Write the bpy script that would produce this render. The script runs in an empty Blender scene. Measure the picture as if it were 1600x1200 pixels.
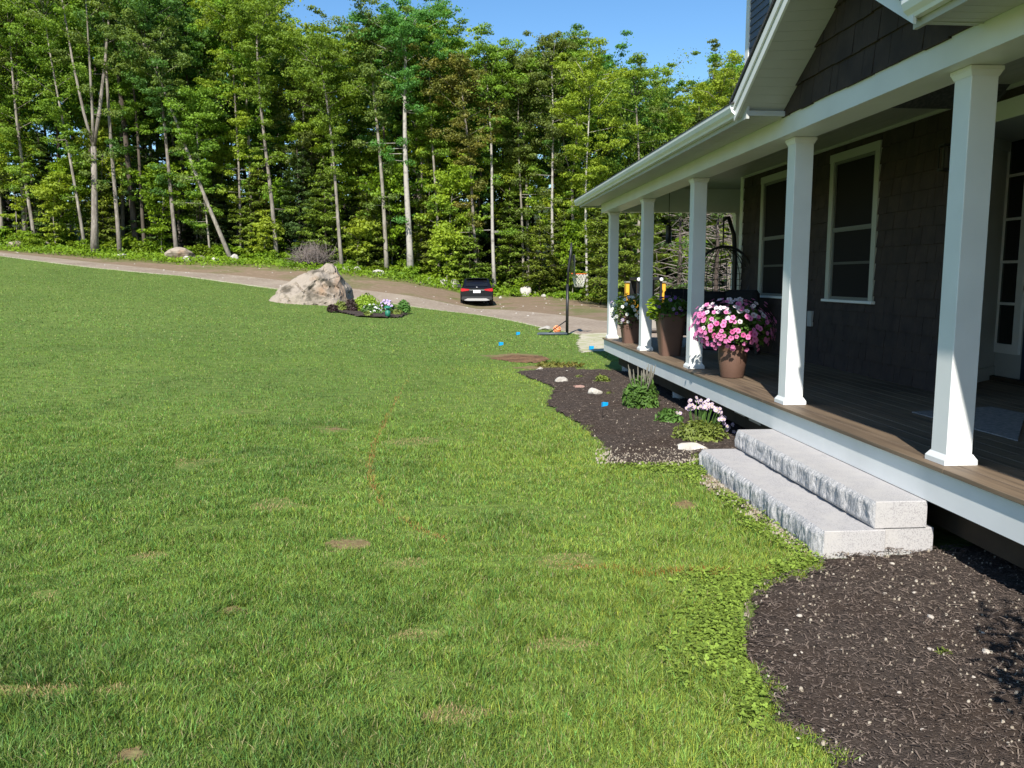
import bpy, bmesh, math, random
import numpy as np
from mathutils import Vector, Matrix, noise as mnoise

# ------------------------------------------------------------------ camera, sky, sun, exposure
S = bpy.context.scene
H, FPX, PIT, YAW = 1.677, 1303.0, .1265, .0761
cd = bpy.data.cameras.new('camera'); cam = bpy.data.objects.new('camera', cd)
S.collection.objects.link(cam); S.camera = cam
cd.sensor_width = 36; cd.lens = 36*FPX/1600; cd.clip_end = 2000; cd.clip_start = .05
cam.location = (0, 0, H); cam.rotation_euler = (math.pi/2-PIT, 0, -YAW)
SUN = Vector((.255, 1.0, -.857)).normalized()          # the way the light travels
sd = bpy.data.lights.new('sun', 'SUN'); sun = bpy.data.objects.new('sun', sd)
S.collection.objects.link(sun); sun.rotation_euler = SUN.to_track_quat('-Z', 'Y').to_euler()
sun.location = (-10, -30, 30); sd.energy = 5.0; sd.angle = math.radians(.53); sd.color = (1, .955, .88)
W = bpy.data.worlds.new('World'); S.world = W; W.use_nodes = True
nt = W.node_tree; bgn = nt.nodes['Background']; sky = nt.nodes.new('ShaderNodeTexSky')
sky.sky_type = 'NISHITA'; sky.sun_disc = False
sky.sun_elevation = math.asin(-SUN.z); sky.sun_rotation = math.atan2(-SUN.x, -SUN.y)
sky.altitude = 100; sky.air_density = 1.0; sky.dust_density = .25; sky.ozone_density = 2.5
hsv = nt.nodes.new('ShaderNodeHueSaturation'); hsv.inputs['Saturation'].default_value = 1.22; hsv.inputs['Value'].default_value = 1.35
nt.links.new(sky.outputs[0], hsv.inputs['Color']); nt.links.new(hsv.outputs[0], bgn.inputs[0]); bgn.inputs[1].default_value = .082
S.view_settings.view_transform = 'Standard'; S.view_settings.look = 'None'
S.view_settings.exposure = .63; S.view_settings.gamma = 1
try: S.cycles.max_bounces = 8; S.cycles.diffuse_bounces = 4; S.cycles.transmission_bounces = 4
except Exception: pass

# ------------------------------------------------------------------ geometry of the view (used to measure where things stand)
_cy, _sy, _cp, _sp = math.cos(YAW), math.sin(YAW), math.cos(PIT), math.sin(PIT)
_F = np.array([_sy*_cp, _cy*_cp, -_sp]); _R = np.array([_cy, -_sy, 0]); _U = np.cross(_R, _F)
_C = np.array([0, 0, H]); _Fh = np.array([_sy, _cy, 0])
def ray(px, py): return _F+_R*(px-800)/FPX+_U*(600-py)/FPX
def atX(px, py, X): d = ray(px, py); return _C+d*X/d[0]
def atY(px, py, Y): d = ray(px, py); return _C+d*Y/d[1]
def atZ(px, py, Z=0.): d = ray(px, py); return _C+d*(Z-H)/d[2]
def atD(px, py, D): d = ray(px, py); return _C+d*D/(d@_Fh)
# terrain: columns over azimuth, each (distance, picture height) pairs
_T = {0: [(46, 400), (52, 394), (55, 390), (58, 386)], 150: [(45, 419), (51, 410), (55, 402), (58, 396)],
      280: [(44, 431), (50, 424), (55, 411), (58, 405)], 430: [(42, 452), (48, 437), (54, 415), (58, 410)],
      540: [(41, 466), (47, 450), (54, 427), (58, 420)], 640: [(40, 479), (46, 462), (54, 440), (58, 432)],
      747: [(37, 492), (45, 483), (56, 462), (62, 444)], 850: [(28, 512), (40, 488.5), (56, 463), (62, 455)],
      940: [(22.8, 530), (33, 500), (54, 473), (60, 468)]}
_cols = sorted(_T); _us = []; _tab = []
for _c in _cols:
    r = _T[_c]; pts = [atD(_c, y, D) for D, y in r]; zs = [float(p[2]) for p in pts]
    if _c >= 850: zs = [0, 0, max(zs[2], 0), max(zs[3], 0)]
    De = r[0][0]; Ds = [8]+[De*t for t in (.3, .45, .6, .72, .84, .93)]+[q[0] for q in r]+[75, 120, 400]
    zz = [0]+[zs[0]*(t**3.0 if _c > 300 else t**2.4) for t in (.3, .45, .6, .72, .84, .93)]+zs+[zs[3]+.5, zs[3]+4.5, zs[3]+34]
    d = ray(_c, 434); _us.append(float(d@_R)/float(d@_Fh)); _tab.append((np.array(Ds, float), np.array(zz), [q[0] for q in r]))
_us = np.array(_us)
def polar(x, y):
    D = x*_sy+y*_cy; L = x*_cy-y*_sy; return L/np.maximum(D, .01), D
def unpolar(u, D):
    L = u*D; return L*_cy+D*_sy, -L*_sy+D*_cy
def _colmix(u):
    i = np.clip(np.searchsorted(_us, u)-1, 0, len(_us)-2)
    t = np.clip((u-_us[i])/(_us[i+1]-_us[i]), 0, 1); return i, t
def zground(x, y):
    x = np.asarray(x, float); y = np.asarray(y, float); u, D = polar(x, y)
    Z = np.array([np.interp(D, a, b) for a, b, _ in _tab]); i, t = _colmix(u)
    Z = Z.reshape(len(_tab), -1); i = i.ravel(); t = t.ravel(); k = np.arange(i.size)
    r = Z[i, k]*(1-t)+Z[i+1, k]*t; r = np.where(D.ravel() < 8, 0, r)
    return r.reshape(x.shape) if x.shape else float(r[0])
def zone(u, k):
    i, t = _colmix(np.asarray(u, float)); b = np.array([q[2][k] for q in _tab], float); return b[i]*(1-t)+b[i+1]*t
def place(px, D):                                     # point on the ground in the direction of a column of the picture
    d = ray(px, 434); u = (d@_R)/(d@_Fh); x, y = unpolar(u, D); return float(x), float(y), float(zground(x, y))
def ground_hit(px, py):
    d = ray(px, py); t = 2.
    while t < 120:
        p = _C+d*t
        if p[2] < zground(p[0], p[1]): break
        t += .05
    return float(p[0]), float(p[1]), float(zground(p[0], p[1]))
PXM = lambda D: D/FPX                                  # metres in one picture element at a distance

# ------------------------------------------------------------------ helpers: objects
COL = S.collection
def tag(o, label=None, cat=None, group=None, kind=None):
    if label: o['label'] = label
    if cat: o['category'] = cat
    if group: o['group'] = group
    if kind: o['kind'] = kind
    return o
def thing(name, loc, label, cat, rz=0, group=None):
    o = bpy.data.objects.new(name, None); COL.objects.link(o); o.location = loc; o.rotation_euler = (0, 0, rz)
    o.empty_display_size = .2
    return tag(o, label, cat, group)
def link(name, me, parent=None, loc=(0, 0, 0), rot=(0, 0, 0)):
    o = bpy.data.objects.new(name, me); COL.objects.link(o); o.location = loc; o.rotation_euler = rot
    if parent: o.parent = parent
    return o
KIDS = {}
def copy_tree(o, parent=None):
    c = o.copy(); COL.objects.link(c); c.parent = parent
    for ch in [k for k in bpy.data.objects if k.parent == o]: copy_tree(ch, c)
    return c
def np_mesh(name, V, F, mat=None, cols=None, smooth=False):
    V = np.asarray(V, np.float32); F = np.asarray(F, np.int32); k = F.shape[1]; n = F.shape[0]
    me = bpy.data.meshes.new(name); me.vertices.add(len(V)); me.vertices.foreach_set('co', V.ravel())
    me.loops.add(n*k); me.loops.foreach_set('vertex_index', F.ravel()); me.polygons.add(n)
    me.polygons.foreach_set('loop_start', np.arange(0, n*k, k, dtype=np.int32))
    me.polygons.foreach_set('loop_total', np.full(n, k, np.int32))
    if smooth: me.polygons.foreach_set('use_smooth', np.ones(n, bool))
    me.update(calc_edges=True)
    if cols is not None:
        a = me.color_attributes.new('Col', 'FLOAT_COLOR', 'POINT')
        a.data.foreach_set('color', np.concatenate([cols, np.ones((len(V), 1))], 1).astype(np.float32).ravel())
    if mat: me.materials.append(mat)
    return me
class MB:
    def __init__(s): s.v = []; s.f = []; s.sm = []
    def add(s, vs, fs, smooth=False):
        b = len(s.v); s.v += [tuple(map(float, p)) for p in vs]; s.f += [tuple(b+i for i in f) for f in fs]; s.sm += [smooth]*len(fs); return s
    def box(s, x0, x1, y0, y1, z0, z1, M=None):
        vs = [(x, y, z) for z in (z0, z1) for y in (y0, y1) for x in (x0, x1)]
        if M is not None: vs = [M @ Vector(p) for p in vs]
        return s.add(vs, [(0, 2, 3, 1), (4, 5, 7, 6), (0, 1, 5, 4), (2, 6, 7, 3), (0, 4, 6, 2), (1, 3, 7, 5)])
    def bev(s, x0, x1, y0, y1, z0, z1, b=.006, M=None):
        bm = bmesh.new(); bmesh.ops.create_cube(bm, size=1)
        for v in bm.verts: v.co = Vector((x0+(v.co.x+.5)*(x1-x0), y0+(v.co.y+.5)*(y1-y0), z0+(v.co.z+.5)*(z1-z0)))
        bmesh.ops.bevel(bm, geom=bm.edges[:], offset=b, segments=1, affect='EDGES')
        vs = [(M @ v.co) if M is not None else v.co.copy() for v in bm.verts]
        s.add(vs, [tuple(v.index for v in f.verts) for f in bm.faces]); bm.free(); return s
    def prism(s, poly, ax, a0, a1):                    # polygon in the two other axes, extruded along ax
        n = len(poly)
        def P(q, a): return {'x': (a, q[0], q[1]), 'y': (q[0], a, q[1]), 'z': (q[0], q[1], a)}[ax]
        return s.add([P(q, a0) for q in poly]+[P(q, a1) for q in poly],
                     [tuple(range(n))[::-1], tuple(range(n, 2*n))]+[(i, (i+1) % n, n+(i+1) % n, n+i) for i in range(n)])
    def tube(s, path, rad, seg=8, cap=True, smooth=True):
        path = [Vector(p) for p in path]; n = len(path)
        if not hasattr(rad, '__len__'): rad = [rad]*n
        vs = []; up = None
        for i, p in enumerate(path):
            t = (path[min(i+1, n-1)]-path[max(i-1, 0)]).normalized()
            if up is None: up = t.orthogonal().normalized()
            a = (up-t*up.dot(t)); a = a.normalized() if a.length > 1e-6 else t.orthogonal().normalized(); up = a; b = t.cross(a)
            for k in range(seg):
                an = 2*math.pi*k/seg; vs.append(p+(a*math.cos(an)+b*math.sin(an))*rad[i])
        fs = [(i*seg+k, i*seg+(k+1) % seg, (i+1)*seg+(k+1) % seg, (i+1)*seg+k) for i in range(n-1) for k in range(seg)]
        s.add(vs, fs, smooth)
        if cap:
            b = len(s.v)-len(vs); s.f += [tuple(b+k for k in range(seg))[::-1], tuple(b+(n-1)*seg+k for k in range(seg))]; s.sm += [False]*2
        return s
    def lathe(s, prof, seg=24, c=(0, 0, 0), sq=None, smooth=True):
        vs = []
        for r, z in prof:
            for k in range(seg):
                a = 2*math.pi*k/seg; ca, sa = math.cos(a), math.sin(a)
                if sq: m = (abs(ca)**sq+abs(sa)**sq)**(1/sq); ca /= m; sa /= m
                vs.append((c[0]+r*ca, c[1]+r*sa, c[2]+z))
        n = len(prof)
        s.add(vs, [(i*seg+k, i*seg+(k+1) % seg, (i+1)*seg+(k+1) % seg, (i+1)*seg+k) for i in range(n-1) for k in range(seg)], smooth); return s
    def torus(s, c, R, r, axis='z', seg=28, sg=6, a0=0, a1=2*math.pi, sx=1, sz=1):
        pts = []
        for k in range(seg+1):
            a = a0+(a1-a0)*k/seg; p, q = R*math.cos(a)*sx, R*math.sin(a)*sz
            pts.append({'z': (c[0]+p, c[1]+q, c[2]), 'y': (c[0]+p, c[1], c[2]+q), 'x': (c[0], c[1]+p, c[2]+q)}[axis])
        return s.tube(pts, r, sg)
    def build(s, name, mat, parent=None, off=None):
        me = bpy.data.meshes.new(name); V = s.v
        if off is not None: V = [(p[0]-off[0], p[1]-off[1], p[2]-off[2]) for p in V]
        me.from_pydata(V, [], s.f); me.polygons.foreach_set('use_smooth', s.sm); me.update()
        me.materials.append(mat); return link(name, me, parent)

# ------------------------------------------------------------------ helpers: materials
def mat(name, col, rough=.6, spec=.5, metal=0, noise=None, bump=None, attr=None, trans=0, rnd=0, noise2=None, extra=None):
    """noise=(scale, colour, lo, hi[, detail, (sx,sy,sz)]); bump=(scale, strength, distance)"""
    m = bpy.data.materials.new(name); m.use_nodes = True; n = m.node_tree.nodes; l = m.node_tree.links; p = n['Principled BSDF']
    p.inputs['Roughness'].default_value = rough; p.inputs['Metallic'].default_value = metal
    p.inputs['Specular IOR Level'].default_value = spec
    tc = n.new('ShaderNodeTexCoord'); src = None
    if attr:
        a = n.new('ShaderNodeAttribute'); a.attribute_name = attr; src = a.outputs['Color']
    else:
        r = n.new('ShaderNodeRGB'); r.outputs[0].default_value = (*col, 1); src = r.outputs[0]
    for ns in (noise, noise2):
        if not ns: continue
        t = n.new('ShaderNodeTexNoise'); t.inputs['Scale'].default_value = ns[0]; t.inputs['Detail'].default_value = ns[4] if len(ns) > 4 else 5
        mp = n.new('ShaderNodeMapping'); l.new(tc.outputs['Object'], mp.inputs[0])
        if len(ns) > 5: mp.inputs['Scale'].default_value = ns[5]
        l.new(mp.outputs[0], t.inputs['Vector'])
        cr = n.new('ShaderNodeMapRange'); cr.inputs[1].default_value = ns[2]; cr.inputs[2].default_value = ns[3]; l.new(t.outputs[0], cr.inputs[0])
        mx = n.new('ShaderNodeMix'); mx.data_type = 'RGBA'; l.new(cr.outputs[0], mx.inputs[0]); l.new(src, mx.inputs[6]); mx.inputs[7].default_value = (*ns[1], 1); src = mx.outputs[2]
    if rnd:
        oi = n.new('ShaderNodeObjectInfo'); hs = n.new('ShaderNodeHueSaturation'); a = n.new('ShaderNodeMapRange'); a.inputs[3].default_value = 1-rnd; a.inputs[4].default_value = 1+rnd
        b = n.new('ShaderNodeMapRange'); b.inputs[3].default_value = .5-rnd*.07; b.inputs[4].default_value = .5+rnd*.07
        l.new(oi.outputs['Random'], a.inputs[0]); l.new(oi.outputs['Random'], b.inputs[0]); l.new(a.outputs[0], hs.inputs['Value']); l.new(b.outputs[0], hs.inputs['Hue']); l.new(src, hs.inputs['Color']); src = hs.outputs[0]
    l.new(src, p.inputs['Base Color'])
    if bump:
        t = n.new('ShaderNodeTexNoise'); t.inputs['Scale'].default_value = bump[0]; t.inputs['Detail'].default_value = 6
        mp = n.new('ShaderNodeMapping'); l.new(tc.outputs['Object'], mp.inputs[0]); l.new(mp.outputs[0], t.inputs['Vector'])
        if len(bump) > 3: mp.inputs['Scale'].default_value = bump[3]
        b = n.new('ShaderNodeBump'); b.inputs['Strength'].default_value = bump[1]; b.inputs['Distance'].default_value = bump[2]
        l.new(t.outputs[0], b.inputs['Height']); l.new(b.outputs[0], p.inputs['Normal'])
    if trans:
        tr = n.new('ShaderNodeBsdfTranslucent'); g = n.new('ShaderNodeMix'); g.data_type = 'RGBA'; g.blend_type = 'MULTIPLY'; g.inputs[0].default_value = 1
        l.new(src, g.inputs[6]); g.inputs[7].default_value = (1.3, 1.25, .5, 1); l.new(g.outputs[2], tr.inputs[0])
        ms = n.new('ShaderNodeMixShader'); ms.inputs[0].default_value = trans; o = n['Material Output']
        l.new(p.outputs[0], ms.inputs[1]); l.new(tr.outputs[0], ms.inputs[2]); l.new(ms.outputs[0], o.inputs[0])
    return m
M = {}
M['white'] = mat('white_trim_paint', (.74, .75, .73), .42, .4, noise=(3, (.66, .67, .65), .35, .8), bump=(60, .05, .002))
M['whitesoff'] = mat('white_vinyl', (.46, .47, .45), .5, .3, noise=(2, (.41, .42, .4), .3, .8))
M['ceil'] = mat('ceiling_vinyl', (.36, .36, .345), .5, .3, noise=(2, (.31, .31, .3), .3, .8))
M['gutter'] = mat('gutter_aluminium', (.74, .76, .74), .35, .5, noise=(4, (.66, .68, .65), .4, .8))
M['shake'] = mat('dark_shake', (.062, .045, .038), .8, .2, noise=(5, (.034, .026, .025), .4, .7), noise2=(120, (.04, .031, .03), .4, .7, 4, (1, 1, .2)), bump=(150, .25, .002, (1, 1, .15)))
M['clap'] = mat('slate_clapboard', (.075, .09, .125), .55, .35, noise=(5, (.1, .11, .14), .4, .8))
M['back'] = mat('dark_sheathing', (.02, .018, .017), .9, .1)
M['asph'] = mat('asphalt_shingle', (.05, .05, .055), .9, .2, noise=(40, (.09, .09, .09), .4, .7), bump=(150, .5, .004))
M['deck'] = mat('weathered_decking', (.215, .155, .10), .6, .35, noise=(1.4, (.12, .088, .06), .35, .7, 6, (1, .5, 1)), noise2=(30, (.07, .05, .035), .45, .75, 6, (1, .04, 1)), bump=(60, .35, .003, (1, .05, 1)))
M['skirt'] = mat('stained_timber', (.06, .045, .03), .8, .2, noise=(3, (.03, .024, .018), .3, .7), bump=(30, .3, .004))
M['conc'] = mat('concrete', (.42, .42, .4), .9, .2, noise=(20, (.3, .3, .28), .4, .7))
M['glass'] = mat('window_glass', (.012, .014, .014), .04, .6)
M['blind'] = mat('inner_rail', (.07, .07, .062), .6, .3)
M['granite'] = mat('granite_sawn', (.42, .405, .40), .8, .25, noise=(150, (.27, .26, .26), .5, .64, 3), noise2=(7, (.45, .43, .41), .4, .8), bump=(260, .15, .002))
M['granite_r'] = mat('granite_split', (.48, .465, .455), .85, .25, noise=(120, (.26, .26, .27), .47, .65, 3), noise2=(60, (.30, .295, .29), .5, .66, 6, (1, 1, .35)), bump=(40, .7, .02, (1, 1, .4)))
M['mulch'] = mat('bark_mulch', (.072, .056, .047), .95, .1, noise=(60, (.15, .12, .10), .5, .75, 8, (1, 2.2, 1)), noise2=(1.6, (.07, .048, .036), .45, .8), bump=(110, 1, .02, (1, 2.5, 1)))
M['chip'] = mat('bark_chip', (.05, .036, .028), .9, .15, attr='Col')
M['peb'] = mat('pebble', (.46, .41, .35), .8, .3, noise=(30, (.38, .34, .29), .4, .8))
M['rock'] = mat('field_stone', (.42, .39, .34), .85, .2, noise=(4, (.33, .31, .28), .4, .7), noise2=(15, (.6, .56, .5), .5, .8), bump=(20, .6, .03), rnd=.12)
M['rockred'] = mat('red_flagstone', (.42, .25, .2), .85, .2, noise=(8, (.33, .22, .18), .4, .7), bump=(20, .4, .02))
M['boulder'] = mat('boulder_stone', (.31, .262, .21), .95, .1, noise=(.7, (.27, .165, .095), .55, .7, 4), noise2=(1.5, (.095, .08, .06), .5, .66, 10, (1.2, 1, 1.6)), bump=(6, .7, .07))
M['gravel'] = mat('driveway_gravel', (.34, .275, .21), .95, .1, noise=(.7, (.25, .195, .145), .35, .7, 6, (1, .35, 1)), noise2=(6, (.43, .36, .285), .5, .75, 8), bump=(9, .6, .03))
M['dirt'] = mat('bare_dirt', (.22, .16, .105), .95, .1, noise=(.35, (.14, .145, .055), .47, .62, 7), noise2=(3, (.28, .2, .14), .5, .75, 8), bump=(5, .7, .05))
M['shoulder'] = mat('pale_sand', (.50, .45, .34), .95, .1, noise=(2, (.3, .32, .14), .4, .7), bump=(9, .4, .03))
M['lawn'] = mat('lawn_soil_and_thatch', (.12, .175, .04), .95, .1, noise=(.25, (.16, .22, .05), .35, .7, 6), noise2=(5, (.085, .13, .03), .42, .7, 8, (1, 2.5, 1)), bump=(8, .8, .06))
M['floor'] = mat('leaf_litter', (.05, .045, .022), .95, .1, noise=(.8, (.05, .09, .018), .4, .65, 7), bump=(3, .8, .1))
M['verge'] = mat('rough_verge_grass', (.16, .165, .05), .95, .1, noise=(.5, (.2, .145, .09), .42, .66, 7), noise2=(4, (.10, .14, .03), .45, .7, 8), bump=(6, .8, .06))
M['grass'] = mat('grass_blade', (.1, .2, .03), .5, .25, attr='Col', trans=.22)
M['clover'] = mat('clover_leaf', (.1, .2, .03), .65, .15, attr='Col', trans=.2)
M['black'] = mat('black_metal', (.012, .012, .013), .45, .5)
M['blackm'] = mat('black_fabric', (.012, .012, .014), .9, .2, bump=(30, .3, .01))
M['potbr'] = mat('brown_resin_pot', (.135, .075, .053), .55, .4, noise=(5, (.105, .06, .042), .4, .8), bump=(40, .2, .004))
M['soil'] = mat('potting_soil', (.02, .015, .012), 1, .1)
M['bark'] = mat('grey_bark', (.25, .22, .185), .9, .15, noise=(2.2, (.12, .105, .085), .42, .68, 7, (1, 1, .35)), noise2=(12, (.36, .33, .28), .5, .75, 4, (1, 1, .3)), bump=(16, .6, .04, (1, 1, .25)), rnd=.15)
M['barkd'] = mat('dark_bark', (.10, .08, .065), .95, .1, noise=(3, (.05, .042, .035), .4, .7, 6, (1, 1, .3)), bump=(16, .6, .04, (1, 1, .25)), rnd=.2)
M['birch'] = mat('pale_bark', (.38, .355, .31), .85, .2, noise=(3, (.2, .185, .165), .5, .7, 6, (1, 1, 1.5)), bump=(12, .4, .02), rnd=.1)
M['dead'] = mat('dead_wood', (.22, .185, .165), .95, .1, rnd=.15)
def leafmat(k, col, alt, tr=.35, rnd=.16):
    M[k] = mat('leaves_'+k, col, .55, .25, noise=(.45, alt, .36, .66, 3), noise2=(2.4, tuple(c*1.25 for c in col), .5, .75, 2), trans=tr, rnd=rnd)
leafmat('maple', (.22, .35, .04), (.145, .26, .035), .42); leafmat('lime', (.32, .42, .04), (.22, .33, .035), .42); leafmat('green', (.125, .27, .055), (.085, .2, .045), .42)
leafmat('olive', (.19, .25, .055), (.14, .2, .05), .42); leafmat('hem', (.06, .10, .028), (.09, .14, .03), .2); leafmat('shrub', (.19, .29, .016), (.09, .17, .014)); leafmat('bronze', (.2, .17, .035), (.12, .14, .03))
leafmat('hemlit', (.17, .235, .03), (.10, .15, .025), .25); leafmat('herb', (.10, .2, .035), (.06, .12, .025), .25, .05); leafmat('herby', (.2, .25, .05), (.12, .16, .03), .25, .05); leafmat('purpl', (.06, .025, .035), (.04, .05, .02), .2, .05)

M['windowtrim'] = mat('cream_window_trim', (.40, .405, .355), .5, .3, noise=(2, (.35, .36, .31), .3, .8))
# ------------------------------------------------------------------ helpers: noise and polygons in the plane
_rs = np.random.RandomState(5); _G = _rs.rand(256, 256)
def vnoise(x, y, s=1., o=0):
    x = np.asarray(x)*s+o*17.3; y = np.asarray(y)*s+o*9.7; i = np.floor(x).astype(int); j = np.floor(y).astype(int); a = x-i; b = y-j
    a = a*a*(3-2*a); b = b*b*(3-2*b); g = lambda p, q: _G[p % 256, q % 256]
    return (g(i, j)*(1-a)+g(i+1, j)*a)*(1-b)+(g(i, j+1)*(1-a)+g(i+1, j+1)*a)*b
def inpoly(x, y, P):
    P = np.asarray(P); r = np.zeros(np.shape(x), bool); n = len(P)
    for i in range(n):
        x1, y1 = P[i]; x2, y2 = P[(i+1) % n]
        c = ((y1 > y) != (y2 > y)) & (x < (x2-x1)*(y-y1)/((y2-y1) if y2 != y1 else 1e-9)+x1); r ^= c
    return r
def dpoly(x, y, P, closed=False):
    P = np.asarray(P); d = np.full(np.shape(x), 1e9); n = len(P)
    for i in range(n if closed else n-1):
        a = P[i]; b = P[(i+1) % n]; e = b-a; L = max(float(e@e), 1e-9)
        t = np.clip(((x-a[0])*e[0]+(y-a[1])*e[1])/L, 0, 1); d = np.minimum(d, np.hypot(x-a[0]-t*e[0], y-a[1]-t*e[1]))
    return d
G2 = lambda pts: np.array([atZ(*p)[:2] for p in pts])
XI0 = 2.87
BED_A = np.vstack([G2([(805, 583), (835, 595), (866, 607), (853, 630), (870, 645), (905, 665), (930, 690), (945, 712), (948, 727), (1000, 729), (1060, 727), (1106, 720)]),
                   [(2.24, 7.15), (3.6, 7.15), (3.6, 14.0), (2.9, 14.9), (2.35, 15.0)], G2([(900, 575), (850, 577)])])
BED_B = np.vstack([G2([(1180, 925), (1162, 960), (1156, 1000), (1170, 1040), (1190, 1090), (1215, 1130), (1250, 1165), (1300, 1200)]), [(1.1, 2.0), (1.35, .5), (1.5, -1), (3.7, -1), (3.7, 4.85), (2.2, 4.66)], G2([(1276, 892), (1230, 906)])])
STRIP = G2([(1090, 762), (1130, 780), (1172, 806), (1222, 850), (1250, 872), (1288, 880), (1108, 722)])
PAINT = G2([(735, 573), (700, 576), (668, 579), (640, 588), (628, 610), (612, 640), (600, 662), (586, 695), (577, 725), (578, 750), (588, 775), (600, 793), (625, 812), (655, 828), (700, 848)])
PAINT2 = G2([(880, 885), (1000, 897), (1080, 896), (1150, 902), (1220, 900)])
BALD = [(545, 852, 42, 11, 1), (630, 886, 36, 10, 0), (90, 1082, 75, 15, 0), (358, 955, 40, 9, 1), (520, 672, 36, 6, 1), (430, 790, 60, 8, 0), (655, 996, 45, 9, 0), (70, 930, 30, 10, 0), (205, 1180, 45, 16, 1), (20, 1085, 40, 12, 0),
        (885, 880, 45, 12, 0), (380, 648, 30, 4, 1), (640, 690, 50, 6, 0), (800, 557, 62, 6, 1), (1070, 790, 34, 10, 1), (895, 1010, 60, 14, 0), (300, 725, 40, 7, 0), (740, 1120, 70, 18, 0), (235, 870, 40, 8, 0), (850, 574, 60, 4, 1)]
BW = []
for px, py, a, b, k in BALD:
    c = atZ(px, py); e = atZ(px+a, py); q = atZ(px, py-b); BW.append((c[0], c[1], abs(e[0]-c[0]), abs(q[1]-c[1]), k))
# ------------------------------------------------------------------ the ground
def strip_mesh(name, us, rows, m, kind='structure'):
    V = []; nr = len(rows(us[0]))
    A = np.array([rows(u) for u in us]); U_ = np.repeat(us[:, None], nr, 1); x, y = unpolar(U_, A); z = zground(x, y)
    V = np.stack([x, y, z], -1).reshape(-1, 3); nu = len(us)
    i, j = np.meshgrid(np.arange(nu-1), np.arange(nr-1), indexing='ij'); a = (i*nr+j).ravel()
    o = link(name, np_mesh(name, V, np.stack([a, a+nr, a+nr+1, a+1], 1), m, smooth=True)); return tag(o, kind=kind)
us = np.concatenate([np.linspace(-4, -.7, 20), np.linspace(-.68, .35, 140), np.linspace(.4, 4, 20)])
tt = np.linspace(0, 1, 70)
strip_mesh('lawn', us, lambda u: 8+(zone(u, 0)-8)*tt, M['lawn'])
wob = lambda u: .35*math.sin(u*61)+.22*math.sin(u*147+1)
def mixr(k0, k1, o0, o1, n): return lambda u: (zone(u, k0)+o0*1)*(1-np.linspace(0, 1, n))+(zone(u, k1)+o1)*np.linspace(0, 1, n)
strip_mesh('gravel_shoulder', us, mixr(0, 0, 0, .55, 2), M['shoulder'])
strip_mesh('driveway', us, mixr(0, 1, .55, 0, 14), M['gravel'])
strip_mesh('dirt_verge', us, mixr(1, 2, 0, -1.3, 14), M['dirt'])
strip_mesh('grass_verge', us, mixr(2, 3, -1.3, 0, 8), M['verge'])
strip_mesh('forest_floor', us, lambda u: np.concatenate([zone(u, 3)+np.linspace(0, 1, 14)**1.5*(110-zone(u, 3)), [200, 400, 900]]), M['floor'])
a = unpolar(-4., 8.); b = unpolar(4., 8.); me = MB(); me.add([(*a, 0), (*unpolar(-4., -60.), 0), (*unpolar(4., -60.), 0), (*b, 0)], [(3, 2, 1, 0)])
me.v = [(*a, 0), (*unpolar(30., -7.), 0), (*unpolar(-30., -7.), 0), (*b, 0)]
L = lambda lat, D: (lat*_cy+D*_sy, -lat*_sy+D*_cy, 0)
me.v = [L(-32, 8), L(32, 8), L(32, -60), L(-32, -60)]; me.f = [(0, 3, 2, 1)]; tag(me.build('near_lawn', M['lawn']), kind='structure')

def bed_mesh(name, P, m, dz, amp, step, zf=None, kind='structure'):
    x0, y0 = P.min(0)-.1; x1, y1 = P.max(0)+.1; nx = int((x1-x0)/step)+1; ny = int((y1-y0)/step)+1
    X, Y = np.meshgrid(np.linspace(x0, x1, nx), np.linspace(y0, y1, ny), indexing='ij')
    ed = dpoly(X, Y, P, True); wig = (vnoise(X, Y, 9)-.5)*.1+(vnoise(X, Y, 30, 2)-.5)*.05
    ins = inpoly(X, Y, P); sd_ = np.where(ins, ed, -ed)+wig; Z = dz*np.clip(.3+sd_*6, .1, 1)+amp*(vnoise(X, Y, 14)+.6*vnoise(X, Y, 45, 1)-.8)*np.clip(sd_*6, 0, 1)
    if zf is not None: Z = Z+zf(X, Y)
    V = np.stack([X, Y, Z], -1).reshape(-1, 3); i, j = np.meshgrid(np.arange(nx-1), np.arange(ny-1), indexing='ij'); a = (i*ny+j).ravel()
    F = np.stack([a, a+ny, a+ny+1, a+1], 1); k = (sd_.ravel()[F] > 0).all(1); F = F[k]; used = np.unique(F); mp = np.zeros(len(V), int); mp[used] = np.arange(len(used))
    o = link(name, np_mesh(name, V[used], mp[F], m, smooth=True)); return tag(o, kind=kind)
bed_mesh('mulch_bed', BED_A, M['mulch'], .035, .022, .03)
bed_mesh('mulch_bed', BED_B, M['mulch'], .035, .024, .02)
bed_mesh('bare_soil', STRIP, mat('stony_soil', (.25, .19, .12), .95, .1, noise=(14, (.4, .33, .23), .45, .7, 8), noise2=(3, (.12, .14, .04), .45, .7), bump=(40, .8, .02)), .012, .008, .03)
SOIL = mat('worn_lawn_soil', (.19, .14, .07), .95, .1, noise=(20, (.24, .21, .09), .45, .7, 8), bump=(40, .8, .01))
for cx, cy, ax, ay, k in BW:
    if k: bed_mesh('bare_soil', np.array([(cx+ax*.75*math.cos(t)*(1+.4*math.sin(3*t+cx*9)), cy+ay*.75*math.sin(t)*(1+.3*math.cos(4*t+cx*5))) for t in np.linspace(0, 6.0, 14)]), SOIL, .008, .004, max(.02, ay*.1))
BARE = np.array([atZ(*p)[:2] for p in [(760, 560), (800, 555), (850, 557), (862, 562), (840, 568), (800, 567)]])
bed_mesh('bare_soil', BARE, mat('turned_soil', (.22, .13, .07), .95, .1, noise=(3, (.1, .06, .035), .4, .7, 7), bump=(12, 1, .06)), .02, .02, .05)
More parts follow.
